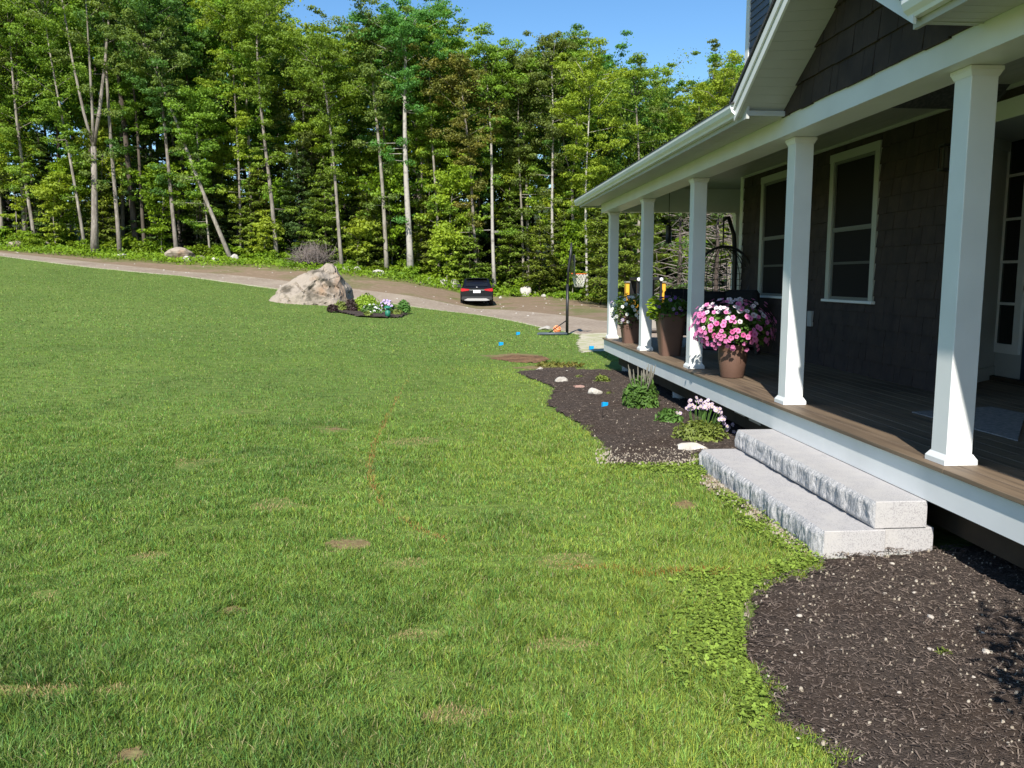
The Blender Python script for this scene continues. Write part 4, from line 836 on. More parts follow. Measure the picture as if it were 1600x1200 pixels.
# ------------------------------------------------------------------ dark car on the driveway verge
def car(px, D, label):
    x, y, z = place(px, D); t = thing('parked_car', (x, y, z), label, 'car', -.02)
    paint = mat('black_car_paint', (.008, .009, .014), .18, .6, metal=.3); glass = mat('car_glass', (.01, .011, .012), .05, .6); trimm = mat('dark_plastic', (.03, .03, .03), .7, .3); silver = mat('silver_trim', (.55, .53, .5), .35, .5, metal=.5); red = mat('tail_lamp_red', (.45, .01, .02), .2, .6); plate = mat('white_plate', (.8, .8, .8), .5, .3)
    # body loft: stations along y (rear at 0), each a half outline (x, z)
    st = [(0.02, .62, [(.0, .48), (.70, .48), (.83, .56), (.88, .72), (.87, .92), (.80, 1.00), (.62, 1.03), (.0, 1.05)]),
          (0.10, .62, [(.0, .34), (.78, .34), (.90, .50), (.915, .72), (.90, .95), (.84, 1.04), (.70, 1.10), (.0, 1.12)]),
          (0.30, .62, [(.0, .30), (.80, .30), (.91, .48), (.92, .72), (.905, .97), (.83, 1.08), (.70, 1.33), (.0, 1.36)]),
          (0.55, .62, [(.0, .28), (.80, .28), (.91, .46), (.92, .72), (.905, .98), (.81, 1.12), (.66, 1.52), (.0, 1.57)]),
          (1.10, .62, [(.0, .28), (.80, .28), (.91, .46), (.92, .72), (.905, .98), (.81, 1.12), (.66, 1.55), (.0, 1.61)]),
          (2.30, .62, [(.0, .28), (.80, .28), (.91, .46), (.92, .72), (.905, .98), (.81, 1.12), (.66, 1.54), (.0, 1.60)]),
          (2.90, .62, [(.0, .28), (.80, .28), (.91, .46), (.92, .72), (.905, .98), (.82, 1.08), (.68, 1.38), (.0, 1.43)]),
          (3.40, .62, [(.0, .28), (.80, .28), (.90, .46), (.915, .72), (.89, .95), (.82, 1.03), (.60, 1.07), (.0, 1.09)]),
          (4.20, .62, [(.0, .30), (.76, .30), (.86, .46), (.88, .70), (.85, .86), (.76, .95), (.55, .99), (.0, 1.0)]),
          (4.42, .62, [(.0, .36), (.55, .36), (.66, .46), (.70, .62), (.66, .76), (.55, .82), (.4, .84), (.0, .85)])]
    V = []; F = []; m = 8
    for yy, _, o in st:
        full = [(-a, b_) for a, b_ in o[::-1]][:-1]+o; V += [(a, yy, b_) for a, b_ in full]
    w = 15; nst = len(st); F = [(i*w+k, i*w+k+1, (i+1)*w+k+1, (i+1)*w+k) for i in range(nst-1) for k in range(w-1)]+[(i*w+w-1, i*w, (i+1)*w, (i+1)*w+w-1) for i in range(nst-1)]+[tuple(range(w))[::-1], tuple((nst-1)*w+k for k in range(w))]
    MB().add(V, F, False).build('body', paint, t)
    rw = MB().add([(-.62, .105, 1.125), (.62, .105, 1.125), (.55, .50, 1.50), (-.55, .50, 1.50)], [(0, 1, 2, 3)]); rw.v = [(v[0], v[1]-.012, v[2]+.012) for v in rw.v]; rw.build('rear_window', glass, t)
    for s in (-1, 1):
        sw = MB().add([(s*.835, .75, 1.13), (s*.835, 2.65, 1.13), (s*.705, 2.3, 1.50), (s*.70, .95, 1.50)], [(0, 1, 2, 3) if s > 0 else (3, 2, 1, 0)]); sw.build('side_window', glass, t)
        MB().prism([(s*.40, .96), (s*.86, 1.02), (s*.90, .90), (s*.84, .84), (s*.46, .89)][::s], 'y', -.012, .05).build('tail_light', red, t)
        MB().bev(s*.92, s*1.08, 2.68, 2.78, 1.05, 1.2, .02).build('side_mirror', trimm, t)
        for yy in (.85, 3.5):
            wh = MB().lathe([(.001, -.11), (.22, -.12), (.32, -.11), (.345, -.07), (.345, .07), (.32, .11), (.22, .12), (.001, .11)], 28).build('wheel', M['tyre'], t); wh.matrix_local = Matrix.Translation((s*.80, yy, .345)) @ Matrix.Rotation(math.pi/2, 4, 'Y')
            MB().lathe([(.001, .125), (.05, .13), (.2, .122), (.215, .10)], 20).build('rim', silver, wh)
            MB().torus((s*.89, yy, .345), .39, .035, 'x', 20, 6, 0, math.pi).build('wheel_arch', trimm, t)
    MB().bev(-.85, .85, -.03, .2, .36, .56, .03).build('bumper', trimm, t); MB().prism([(-.72, .36), (-.52, .46), (.52, .46), (.72, .36), (.5, .33), (-.5, .33)][::-1], 'y', -.05, .0).build('skid_plate', silver, t)
    MB().bev(-.2, .2, -.02, .03, .76, .9, .004).build('licence_plate', plate, t); MB().bev(-.42, .42, .0, .04, .905, .93, .004).build('trim_strip', silver, t)
    MB().lathe([(.001, .01), (.045, .008), (.05, 0)], 20).build('badge', plate, t).matrix_local = Matrix.Translation((0, .05, 1.04)) @ Matrix.Rotation(math.pi/2, 4, 'X')
    MB().bev(-.58, .58, .28, .62, 1.545, 1.575, .01).build('spoiler', paint, t); MB().tube([(-.02, .27, 1.22), (.3, .42, 1.4)], .012, 5).build('wiper', trimm, t)
    return t
car(745, 46.5, 'black SUV parked on the dirt verge, seen from behind')

# ------------------------------------------------------------------ great boulder and its flower island
bx, by, bz = ground_hit(482, 475); k = PXM(math.hypot(bx, by)); 
bt = thing('boulder', (bx, by+1.2, bz), 'huge peaked grey boulder with rusty stains beside the flower island', 'boulder')
O = [(-63, -8, -.3), (-60, 4, .2), (-42, 22, .1), (-18, 41, 0), (6, 52, 0), (24, 61, 0), (32, 57, .1), (46, 40, .1), (55, 23, .3), (60, 8, .4), (61, -6, .3), (-50, -14, -.6)]
bm = bmesh.new(); vs = []
for a, h, q in O:
    for dq in (-1, 1): vs.append(bm.verts.new((a*k, q+dq*(.25+.95*(1-max(h, 0)/70)), h*k)))
for a, q, h in ((-35, -1.7, 2), (-5, -1.75, 22), (-20, -1.5, 20), (15, -1.3, 40), (30, -1.35, 4), (50, -1.25, 2), (45, -1.0, 30), (0, -1.85, -8), (-10, 1.5, 10), (30, 1.4, 15)): vs.append(bm.verts.new((a*k, q, h*k)))
res = bmesh.ops.convex_hull(bm, input=vs); bmesh.ops.delete(bm, geom=[g for g in res['geom_interior'] if isinstance(g, bmesh.types.BMVert)], context='VERTS')
for _ in range(3): bmesh.ops.subdivide_edges(bm, edges=bm.edges[:], cuts=1, use_grid_fill=True)
bmesh.ops.subdivide_edges(bm, edges=[e for e in bm.edges if e.calc_length() > .12], cuts=1, use_grid_fill=True); bmesh.ops.triangulate(bm, faces=bm.faces[:]); bm.normal_update()
for v in bm.verts:
    p = v.co; n_ = mnoise.noise(p*.9)*.14+mnoise.noise(p*2.2+Vector((5, 0, 0)))*.05+mnoise.noise(p*6)*.025
    cr = abs(mnoise.noise(Vector((p.x*1.3-p.z*.9, p.y*.8, p.z*1.6+p.x*.5)))); n_ -= .13*max(0, 1-cr*11)
    if p.x > .1: n_ -= .14*max(0, mnoise.noise(Vector((p.x*1.6, 3, p.z*2.4)))+.15)
    v.co = p+v.normal*n_
me = bpy.data.meshes.new('stone'); bm.to_mesh(me); bm.free(); me.materials.append(M['boulder']); link('stone', me, bt)
def iplant(px, py, w, h, m, label, seed, n=700, fl=None, nf=0, D=None, ls=.14, name='garden_plant'):
    x, y, z = ground_hit(px, py); q = PXM(math.hypot(x, y)); y += w*q*.3; t, r = herb((x, y, z+.05), w*q/2, h*q*.9, n, ls, m, label, 'garden plant', seed, name, 6)
    if fl:
        mb = MB(); cc = []
        for j in range(nf):
            d, p = dome(1, w*q/2, w*q*.45, h*q, 0.0, .1, r); v, f, _n = petunia_flower(.05); qq = Vector((d[0][0], d[0][1]-.5, d[0][2]+.3)).to_track_quat('Z', 'Y').to_matrix(); mb.add([qq @ Vector(a)+Vector(p[0]) for a in v], f)
        tag(mb.build('blossom', PET[fl], t), kind='stuff')
iplant(571, 489, 46, 27, 'lime', 'yellow-green rounded shrub in the flower island', 41, 1300)
iplant(548, 488, 20, 18, 'purpl', 'dark purple leaved plant beside the boulder', 42, 500)
iplant(519, 489, 18, 11, 'purpl', 'low maroon plant at the foot of the boulder', 43, 400)
iplant(531, 487, 24, 14, 'herby', 'small green tuft between the boulder and the dark plant', 44, 400)
iplant(580, 492, 34, 14, 'herb', 'grey-green mound with white blossoms in front of the lime shrub', 45, 600, 'pure', 20)
iplant(604, 490, 26, 20, 'herb', 'plant covered in lavender blossoms in the flower island', 46, 500, 'lav', 45)
iplant(631, 491, 22, 20, 'green', 'dark rounded shrub at the right end of the flower island', 47, 700)
iplant(620, 494, 18, 8, 'herby', 'low yellow tuft in front of the dark rounded shrub', 48, 260)
iplant(575, 496, 14, 7, 'herby', 'low tuft at the front edge of the flower island', 49, 200)
x, y, z = ground_hit(606, 497); t = thing('lawn_sprinkler', (x, y, z+.06), 'small green round fixture at the front of the flower island', 'sprinkler')
g_ = mat('green_plastic', (.02, .16, .1), .5, .4); MB().lathe([(.001, 0), (.1, 0), (.1, .2), (.06, .22), (.06, .3)], 20).build('body', g_, t); MB().lathe([(.06, .28), (.14, .3), (.14, .34), (.08, .38), (.001, .4)], 20).build('cap', g_, t)
stone(541, 466, 9, 7, 'pale rock peeping out behind the right foot of the boulder', seed=61)

# stones along the woods
for i, (px, D, w, h, lb) in enumerate([(281, 56.3, 44, 21, 'large flat-topped boulder at the foot of the leaning tree'), (294, 55.9, 18, 9, 'small block in front of the flat-topped boulder'), (315, 57, 14, 8, 'grey stone right of the flat-topped boulder'),
    (337, 56, 12, 8, 'pale stone between the flat-topped boulder and the leaning trunk'), (367, 57, 14, 12, 'white stone at the base of the leaning trunk'), (191, 56, 16, 6, 'low stone at the foot of the second pale trunk'),
    (26, 57, 24, 11, 'pale stone at the far left under the shrubs'), (57, 58, 34, 14, 'broad dark rock at the far left under the shrubs'), (540, 56, 14, 8, 'small white stone just right of the boulder peak'), (559, 56, 14, 9, 'white stone, second to the right of the great boulder'),
    (591, 55, 20, 11, 'rounded white stone left of the thick straight trunk'), (672, 57.5, 10, 7, 'little white stone right of the thick straight trunk'), (693, 57, 14, 10, 'grey stone left of the pair of white stones'), (709, 57, 16, 14, 'tall white stone behind the parked car'),
    (822, 56, 18, 17, 'upright white stone right of the parked car'), (837, 56.5, 8, 7, 'small white stone beside the upright one'), (850, 55, 8, 5, 'small white stone close to the hoop pole'), (782, 53, 5, 4, 'tiny white stone just right of the car')]):
    stone(px, 0, w, h, lb, 'boulder' if i in (0, 2, 6, 7) else 'rock', seed=70+i, D=D, sink=.2, sub=3, dep=.7)
r = random.Random(3); pts = []
for _ in range(170):
    px = r.uniform(-100, 960); D = r.uniform(36, 57); x, y, z = place(px, D); d = ray(px, 434); u = float(d@_R)/float(d@_Fh)
    if D > float(zone(u, 0))+1: pts.append((x, y, z))
mb = MB()
for x, y, z in pts:
    s = r.uniform(.02, .07); mb.lathe([(.001, s*.6), (s*.7, s*.45), (s, -.01)], 6, (x, y, z), smooth=False)
tag(mb.build('scattered_stones', M['rock']), 'small pale stones scattered on the driveway dirt', 'stones', kind='stuff')
# ------------------------------------------------------------------ trees
def leafquads(P, N, size, rs_, asp=.62):
    n = len(P); T = np.cross(N, rs_.randn(n, 3)); T /= np.linalg.norm(T, axis=1)[:, None]+1e-9; B = np.cross(N, T); s = size*(.55+.9*rs_.rand(n, 1))
    return np.stack([P-T*s*.5, P+B*s*asp*.5+N*s*.10, P+T*s*.5-N*s*.12, P-B*s*asp*.5+N*s*.10], 1).reshape(-1, 3)
def cluster(c, R, fl, n, rs_):
    d = rs_.randn(n, 3); d /= np.linalg.norm(d, axis=1)[:, None]; rad = rs_.rand(n, 1)**.42; P = c+d*rad*np.array([R, R, R*fl])
    N = d*.7+rs_.randn(n, 3)*.55; N[:, 2] += .65; N /= np.linalg.norm(N, axis=1)[:, None]; return P, N
def broadleaf(h, r0, cb, cr, seed, lean=(0, 0), fork=0, ls=.24, dens=1., nl=17, epi=4, bare=0.):
    """local meshes of a forest tree: trunk with limbs, crown of leaves"""
    rs_ = np.random.RandomState(seed); rr_ = random.Random(seed); tb = MB(); n = 9; ax = []
    wx, wy = rr_.uniform(0, 6), rr_.uniform(0, 6)
    for i in range(n):
        t = i/(n-1); ax.append(Vector((lean[0]*t+.22*math.sin(wx+t*5)*t, lean[1]*t+.22*math.sin(wy+t*4)*t, h*t*.93-.15)))
    A = lambda t: ax[min(int(t*(n-1)), n-2)].lerp(ax[min(int(t*(n-1)), n-2)+1], t*(n-1)-min(int(t*(n-1)), n-2))
    rad = [r0*(1.25 if i == 0 else 1)*(1-.72*(i/(n-1))) for i in range(n)]; CL = []; LB = []
    if fork:
        k = max(2, int(round(fork*(n-1)))); tb.tube(ax[:k+1], rad[:k+1], 8); f0 = ax[k]; stems = []
        for j in range(3):
            a = rr_.uniform(-.4, .4)+j*2.4+.5; sp = h*.085*rr_.uniform(.6, 1.2); top = Vector((f0.x+math.cos(a)*sp+(0 if j else lean[0]*.5), f0.y+.5*math.sin(a)*sp, h*rr_.uniform(.86, .98))); mid = f0.lerp(top, .45)+Vector((math.cos(a)*sp*.12, 0, 0))
            P = [f0, f0.lerp(mid, .4)+Vector((math.cos(a)*.1, 0, 0)), mid, mid.lerp(top, .5), top]; r1 = rad[k]*(.78 if j == 0 else .62); tb.tube(P, [r1, r1*.85, r1*.65, r1*.4, r1*.15], 7); stems.append(P)
    else: tb.tube(ax, rad, 8); stems = None
    for i in range(nl):
        t = cb+(1-cb)*((i+.3)/nl)**.9*.97
        if stems: P = stems[i % 3]; q = min(max((t*h-P[0].z)/(P[-1].z-P[0].z), 0.05), .98); s0 = P[min(int(q*4), 3)].lerp(P[min(int(q*4), 3)+1], q*4-min(int(q*4), 3))
        else: s0 = A(min(t/.93*.93, .99))
        a = i*2.4+rr_.uniform(-.5, .5); prof = math.sin(math.pi*min(1, .18+.82*(1-(t-cb)/(1-cb))**.8))**.6 if t > cb else .5; L_ = cr*prof*rr_.uniform(.65, 1.15)*(.62 if stems else 1); up = L_*rr_.uniform(.2, .75)*(1.2 if t > .8 else 1)
        e = s0+Vector((math.cos(a)*L_, math.sin(a)*L_, up)); m_ = s0.lerp(e, .5)+Vector((0, 0, -.06*L_+.12)); LB.append((s0, e, L_)); rl = max(.018, r0*.26*(1-.7*t)); tb.tube([s0, m_, e], [rl, rl*.7, rl*.3], 5)
        for q in (.34, .5, .64, .78, .9, 1.03):
            if rr_.random() < bare: continue
            c = s0.lerp(e, q)+Vector((rr_.gauss(0, .35), rr_.gauss(0, .35), rr_.gauss(.05, .28))); CL.append((c, rr_.uniform(.25, .7)*(1 if L_ > .8 else .7), rr_.uniform(.25, .5)))
    for i in range(34): q = rr_.random(); c = A(.97)+Vector((rr_.gauss(0, cr*(.12+.34*q)), rr_.gauss(0, cr*(.12+.34*q)), h*(.055-.17*q)+rr_.gauss(0, .25))); CL.append((c, rr_.uniform(.3, .62), .55))
    if h > 12:
        for i in range(9): c0 = A(.9); c = A(.97)+Vector((rr_.gauss(0, cr*.25), rr_.gauss(0, cr*.25), h*rr_.uniform(-.05, .05))); tb.tube([c0, c0.lerp(c, .6)+Vector((0, 0, .2)), c], [.035, .02, .008], 4)
    for i in range(epi): t = rr_.uniform(.22, cb); c = A(t)+Vector((rr_.gauss(0, .7), rr_.gauss(0, .5), 0)); CL.append((c, rr_.uniform(.35, .7), .45)); tb.tube([A(t), c], [.03, .01], 4)
    PP, NN = [], []
    for c, R, fl in CL: p, nn = cluster(np.array(c), R, fl, int(100*dens*(R/.6)**1.3)+6, rs_); PP.append(p); NN.append(nn)
    for s0, e, L_ in LB:
        m = int(34*dens*max(L_, .6)); q = rs_.uniform(.12, .98, m)[:, None]; sp = .12+.13*L_*(1-np.abs(q-.5)); p = np.array(s0)*(1-q)+np.array(e)*q+rs_.randn(m, 3)*sp*np.array([1, 1, .7]); nn = rs_.randn(m, 3)*.6; nn[:, 2] += .6; nn[:, 1] -= .2; PP.append(p); NN.append(nn/np.linalg.norm(nn, axis=1)[:, None])
    P = np.concatenate(PP); N = np.concatenate(NN); return tb, leafquads(P, N, ls, rs_)
def conifer(h, R, seed, cb=.08, dens=1., ls=.3, droop=.25, r0=.13, deadlow=0):
    rs_ = np.random.RandomState(seed); rr_ = random.Random(seed); tb = MB(); dd = MB(); tb.tube([(0, 0, -.15), (.05, 0, h*.5), (0, 0, h)], [r0, r0*.6, .02], 7); PP, NN = [], []; z = h*cb
    while z < h*.985:
        f = 1-(z/h); L0 = R*(f**.75)*min(1, .45+2.2*(z/h)) if not deadlow else R*f**.8; nb = rr_.choice([4, 5, 6]); a0 = rr_.uniform(0, 6)
        for b in range(nb):
            L_ = L0*rr_.uniform(.6, 1.15); a = a0+b*6.28/nb+rr_.uniform(-.3, .3); zz_ = z+rr_.uniform(-.15, .15); dr = droop*L_*rr_.uniform(.4, 1.4)
            e = (math.cos(a)*L_, math.sin(a)*L_, zz_-dr+.15*L_); (dd if z < h*deadlow else tb).tube([(0, 0, zz_), (e[0]*.5, e[1]*.5, zz_+.10*L_), e], [.022, .015, .006], 4)
            if z < h*deadlow:
                for _ in range(3): q = rr_.uniform(.3, .9); s0 = Vector((e[0]*q, e[1]*q, zz_+(e[2]-zz_)*q)); dd.tube([s0, s0+Vector((rr_.gauss(0, .35), rr_.gauss(0, .35), rr_.gauss(-.05, .2)))], [.01, .004], 4)
                if rr_.random() < .86: continue
            m = int(30*L_*dens); q = rs_.rand(m)**.7; w = .34*L_*(1.05-q)+.12; s = rs_.uniform(-1, 1, m)*w
            x = math.cos(a)*L_*q-math.sin(a)*s; y = math.sin(a)*L_*q+math.cos(a)*s; zc = zz_+.12*L_*q*(1-q)*2+(e[2]-zz_)*q-np.abs(s)*.3+rs_.randn(m)*.05; PP.append(np.stack([x, y, zc], 1)); nn = rs_.randn(m, 3)*.35; nn[:, 2] += 1; nn[:, 0] += math.cos(a)*.3; nn[:, 1] += math.sin(a)*.3; NN.append(nn/np.linalg.norm(nn, axis=1)[:, None])
        z += rr_.uniform(.28, .5)*(1+h*.02)
    P = np.concatenate(PP); N = np.concatenate(NN); return tb, leafquads(P, N, ls, rs_, .42), dd
def put_tree(name, base, tb, LV, leafm, barkm, label, cat='tree', group=None, dead=None, crown='crown'):
    t = thing(name, base, label, cat, 0, group); tb.build('trunk', M[barkm], t); link(crown, np_mesh(crown, LV, np.arange(len(LV)).reshape(-1, 4), M[leafm]), t)
    if dead is not None and dead.v: dead.build('dead_branches', M['dead'], t)
    return t
SKY = ([-200, 0, 60, 150, 250, 330, 345, 400, 440, 470, 520, 570, 640, 690, 720, 760, 810, 850, 890, 940, 1000, 1035, 1080, 1120, 1170, 1400], [-120, -110, -60, -140, -150, -60, -20, -90, 10, 25, 30, 12, -25, 20, 55, 32, 62, 40, 28, 55, 78, 118, 100, 62, 105, 90])
def hgt(px, D, z, dy=0): y = np.interp(px, *SKY)+dy; return float(atD(px, y, D)[2])-z
# front row: px of the foot, px of the trunk at its top, distance, trunk width (px), crown start, radius, leaf, bark, fork, label
FR = [(150, 168, 57, 13, .60, 4.2, 'olive', 'bark', .42, 'tall pale tree at the left whose trunk forks into three long stems'),
 (190, 184, 58, 8, .62, 3.0, 'green', 'bark', 0, 'slim pale trunk just right of the big forked tree'),
 (137, 105, 58.5, 6, .45, 3.4, 'maple', 'bark', 0, 'thin trunk leaning left beside the big forked tree'),
 (217, 198, 61, 12, .55, 3.2, 'green', 'barkd', 0, 'dark-barked tree behind the slim pale trunk'),
 (229, 222, 60, 7, .5, 2.8, 'maple', 'barkd', 0, 'brown trunk with yellow sprays to the right of the dark-barked tree'),
 (279, 262, 58, 8, .52, 3.2, 'green', 'bark', 0, 'grey tree rising behind the flat-topped boulder'),
 (365, 262, 57.5, 8, .68, 2.6, 'olive', 'bark', 0, 'pale trunk leaning strongly to the left above the white stone'),
 (330, 321, 58, 4, .45, 1.9, 'maple', 'bark', 0, 'very thin pale stem left of the leaning trunk'),
 (378, 380, 60, 5, .4, 3.0, 'lime', 'bark', 0, 'bright yellow-green tree right of the leaning trunk'),
 (434, 418, 58, 8, .62, 3.0, 'maple', 'bark', 0, 'grey trunk standing left of the brush pile'),
 (535, 518, 57, 7, .60, 3.2, 'maple', 'bark', 0, 'slender grey trunk above the peak of the great boulder'),
 (522, 520, 60, 5, .5, 2.4, 'lime', 'bark', 0, 'thin stem close behind the slender grey trunk'),
 (642, 636, 57.5, 12, .66, 3.6, 'green', 'birch', 0, 'thick straight pale trunk in the middle of the woods'),
 (656, 654, 62, 10, .6, 3.0, 'green', 'bark', 0, 'grey trunk behind the thick straight pale one'),
 (687, 678, 59, 6, .55, 2.4, 'maple', 'bark', 0, 'slim trunk second to the right of the thick straight one'),
 (747, 728, 58, 7, .56, 2.9, 'bronze', 'bark', 0, 'slightly leaning trunk with bronze-tinged leaves behind the car'),
 (773, 763, 58, 7, .62, 2.8, 'maple', 'birch', 0, 'straight whitish trunk just right of the car'),
 (818, 812, 60, 5, .55, 2.6, 'olive', 'bark', 0, 'thin grey trunk above the upright white stone'),
 (866, 858, 59, 6, .55, 2.8, 'olive', 'birch', 0, 'whitish trunk left of the hoop pole'),
 (899, 884, 60, 7, .5, 2.8, 'maple', 'bark', .55, 'pale trunk rising behind the orange rim'),
 (918, 914, 55, 5, .45, 3.0, 'lime', 'birch', 0, 'thin white birch right of the orange rim'),
 (605, 592, 58, 8, .6, 2.2, 'olive', 'bark', 0, 'brownish trunk with many twigs left of the thick straight trunk'),
 (60, 40, 60, 7, .35, 4.0, 'maple', 'bark', 0, 'leafy tree near the left edge over the pale stone'),
 (1120, 1118, 60, 7, .4, 3.2, 'lime', 'bark', 0, 'lime green tree top rising over the gutter near the house'),
 (1085, 1095, 66, 7, .4, 3.6, 'green', 'bark', 0, 'blue-green tree top rising behind the lime green one over the gutter'),
 (1000, 990, 60, 7, .4, 4.2, 'maple', 'bark', 0, 'bright green tree over the far end of the gutter')]
for i, (p0, p1, D, w, cb, cr, lf, bk_, fk, lb) in enumerate(FR):
    x, y, z = place(p0, D); dy = {262: 90, 321: 190, 105: 60, 418: 6, 222: 110}.get(p1, random.Random(i).uniform(-5, 35)); h = hgt((p0+p1)/2, D, z, dy); lean = (p1-p0)*PXM(D)*1.25
    tb, LV = broadleaf(h, w*PXM(D)/2*.88, cb, cr, 100+i, (lean, 0), fk, ls=.145, bare=.3 if lf == 'olive' else .1, dens=1.55, epi=9)
    put_tree('forest_tree', (x, y, z), tb, LV, lf, bk_, lb, group='tall trees along the front of the woods')
# dense rows behind: a few kinds, copied
def proto(args, leaf, bk_, kind): 
    if kind == 'b': tb, LV = broadleaf(*args[0], **args[1]); dd = None
    else: tb, LV, dd = conifer(*args[0], **args[1])
    t = put_tree('forest_tree' if kind == 'b' else 'hemlock', (0, 0, -500), tb, LV, leaf, bk_, 'x', group='x', dead=dd); return t
lab2 = 'leafy tree deeper in the woods behind the front row'; lab3 = 'dark hemlock deeper in the woods'
PB = [proto(((19, .16, .38, 3.6, 200+i), dict(lean=(.4*(i-2), .3), ls=.18, dens=1.3, epi=6, bare=.12)), ['green', 'maple', 'olive', 'green', 'maple', 'lime', 'maple'][i], 'bark' if i % 3 else 'barkd', 'b') for i in range(7)]
PC = [proto(((15, 2.9, 300+i), dict(cb=.06, ls=.32, dens=1.0, r0=.15)), 'hem', 'barkd', 'c') for i in range(3)]
def place_copy(src, px, D, sc, rz_, label, cat, group, sxy=None):
    t = copy_tree(src); x, y, z = place(px, D); t.location = (x, y, z); t.rotation_euler = (0, 0, rz_); s = sxy or sc; t.scale = (s, s, sc); tag(t, label, cat, group); return t
r = random.Random(77)
MARK = [(-20, 'beyond the left edge shrubs'), (60, 'behind the left edge tree'), (105, 'behind the thin left-leaning trunk'), (150, 'behind the big forked tree'), (190, 'behind the slim pale trunk'), (228, 'behind the brown trunk with yellow sprays'), (280, 'behind the flat-topped boulder'), (330, 'behind the very thin pale stem'), (372, 'behind the strongly leaning trunk'), (434, 'behind the brush-side grey trunk'),
 (488, 'behind the brush pile'), (535, 'behind the peak of the great boulder'), (605, 'behind the twiggy brown trunk'), (642, 'behind the thick straight trunk'), (690, 'left of the parked car'), (747, 'right behind the parked car'), (790, 'behind the small red cart'), (830, 'behind the upright white stone'), (866, 'left of the hoop pole'), (905, 'behind the basketball rim'), (950, 'behind the far corner column'), (1000, 'behind the loader'), (1060, 'behind the bare spruces'), (1130, 'behind the egg chair'), (1200, 'hidden behind the house corner')]
def near(px): return min(MARK, key=lambda m: abs(m[0]-px))[1]
PN = ['deep green leafy tree', 'yellow-green leafy tree', 'olive leafy tree', 'dark-barked green tree', 'grey-barked yellow-green tree', 'lime leafy tree', 'broad yellow-green tree']; DN = {63: 'second row', 70: 'third row', 80: 'fourth row', 92: 'farthest row', 64: 'second row', 72: 'third row', 84: 'fourth row', 100: 'farthest row'}
def gaps(px): return False
for D0, n, lo, hi in ((63, 34, -160, 1150), (70, 34, -180, 1180), (80, 36, -200, 1200), (92, 34, -220, 1230)):
    for i in range(n):
        px = lo+(hi-lo)*(i+r.uniform(.1, .9))/n; D = D0+r.uniform(-2.5, 4); x, y, z = place(px, D); h = hgt(px, D, z, r.uniform(5, 70)); s = h/19.5; kk = r.randrange(7)
        place_copy(PB[kk], px, D, s, r.uniform(0, 6.28), PN[kk]+' in the '+DN[D0]+', '+near(px), 'tree', 'leafy trees deeper in the woods', s*.95)
for D0, n in ((64, 18), (72, 22), (84, 24), (100, 26)):
    for i in range(n):
        px = -180+1400*(i+r.uniform(.1, .9))/n; D = D0+r.uniform(-3, 3); s = r.uniform(.55, 1.0)*(1 if D0 < 80 else 1.15); place_copy(PC[r.randrange(3)], px, D, s, r.uniform(0, 6.28), 'dark hemlock in the '+DN[D0]+', '+near(px), 'tree', 'dark hemlocks deeper in the woods', s*1.1)
for p in PB+PC:
    for c in list(p.children_recursive): bpy.data.objects.remove(c)
    bpy.data.objects.remove(p)
# hemlocks and saplings at the edge
HM = [(470, 60, 8.5, 3.3, 'layered hemlock above the brush pile'), (510, 58.5, 7.5, 3.0, 'layered hemlock right above the great boulder'), (575, 59, 6.2, 2.6, 'low hemlock between the slender and the brownish trunk'), (712, 59.5, 6.5, 2.3, 'hemlock left of the parked car'), (733, 57.5, 4.6, 2.0, 'bright small hemlock just behind the parked car'),
      (796, 60, 8, 2.2, 'thin hemlock right of the whitish trunk'), (843, 57, 5.2, 2.3, 'bright hemlock sapling above the small white stones'), (395, 60, 6, 2.4, 'hemlock between the leaning trunk and the grey trunk'), (938, 50, 6.0, 2.6, 'bushy hemlock seen left of the corner column'),
      (975, 46, 6.0, 2.7, 'bushy hemlock seen between the two far columns'), (1012, 50, 7.5, 2.6, 'hemlock seen behind the loader'), (340, 61, 7, 2.4, 'hemlock behind the very thin pale stem'), (1085, 58, 13, 3.2, 'olive conifer rising above the porch gutter'), (165, 61, 5.5, 2.2, 'hemlock between the forked tree and the slim pale trunk'), (410, 61, 7, 2.4, 'hemlock just left of the grey trunk by the brush pile'), (665, 60, 6, 2.2, 'hemlock right of the thick straight trunk'), (625, 62, 7.5, 2.5, 'hemlock left of the thick straight trunk'), (880, 58.5, 6, 2.4, 'hemlock left of the orange rim')]
for i, (px, D, h, R, lb) in enumerate(HM):
    tb, LV, dd = conifer(h, R, 400+i, cb=.05, ls=.22, dens=2.0, r0=.08, droop=.15); put_tree('hemlock', place(px, D), tb, LV, 'hemlit' if i not in (0, 11, 12) else 'hem', 'barkd', lb, group='hemlocks at the edge of the woods')
for i, (px, D, h) in enumerate(((1060, 36, 5.2), (1118, 34, 5.4), (1150, 38, 5.6), (1085, 42, 6.5))):
    tb, LV, dd = conifer(h, 2.6, 450+i, cb=.06, ls=.2, dens=1.6, r0=.12, deadlow=.8); put_tree('spruce', place(px, D), tb, LV, 'hem', 'barkd', ['old spruce with bare lower branches right of the loader', 'old spruce with bare lower branches behind the egg chair', 'old spruce with bare lower branches nearest the house corner', 'spruce with bare lower branches farther behind the loader'][i], group='half bare spruces behind the porch', dead=dd)
SP = [(255, 59, 6.5), (415, 58, 3), (90, 59, 5), (612, 59.5, 7.5), (704, 58.5, 8.5), (697, 57.5, 4), (895, 57, 5), (560, 58, 3.4), (350, 62, 9), (590, 62, 10), (835, 62, 9), (30, 61, 9), (1075, 52, 4), (1140, 60, 13), (170, 62, 10), (480, 61.5, 11), (560, 62, 9), (668, 61, 11), (718, 62, 12), (800, 61.5, 10), (310, 62, 12), (125, 61, 7), (930, 60, 10), (880, 61, 8), (445, 61, 6)]
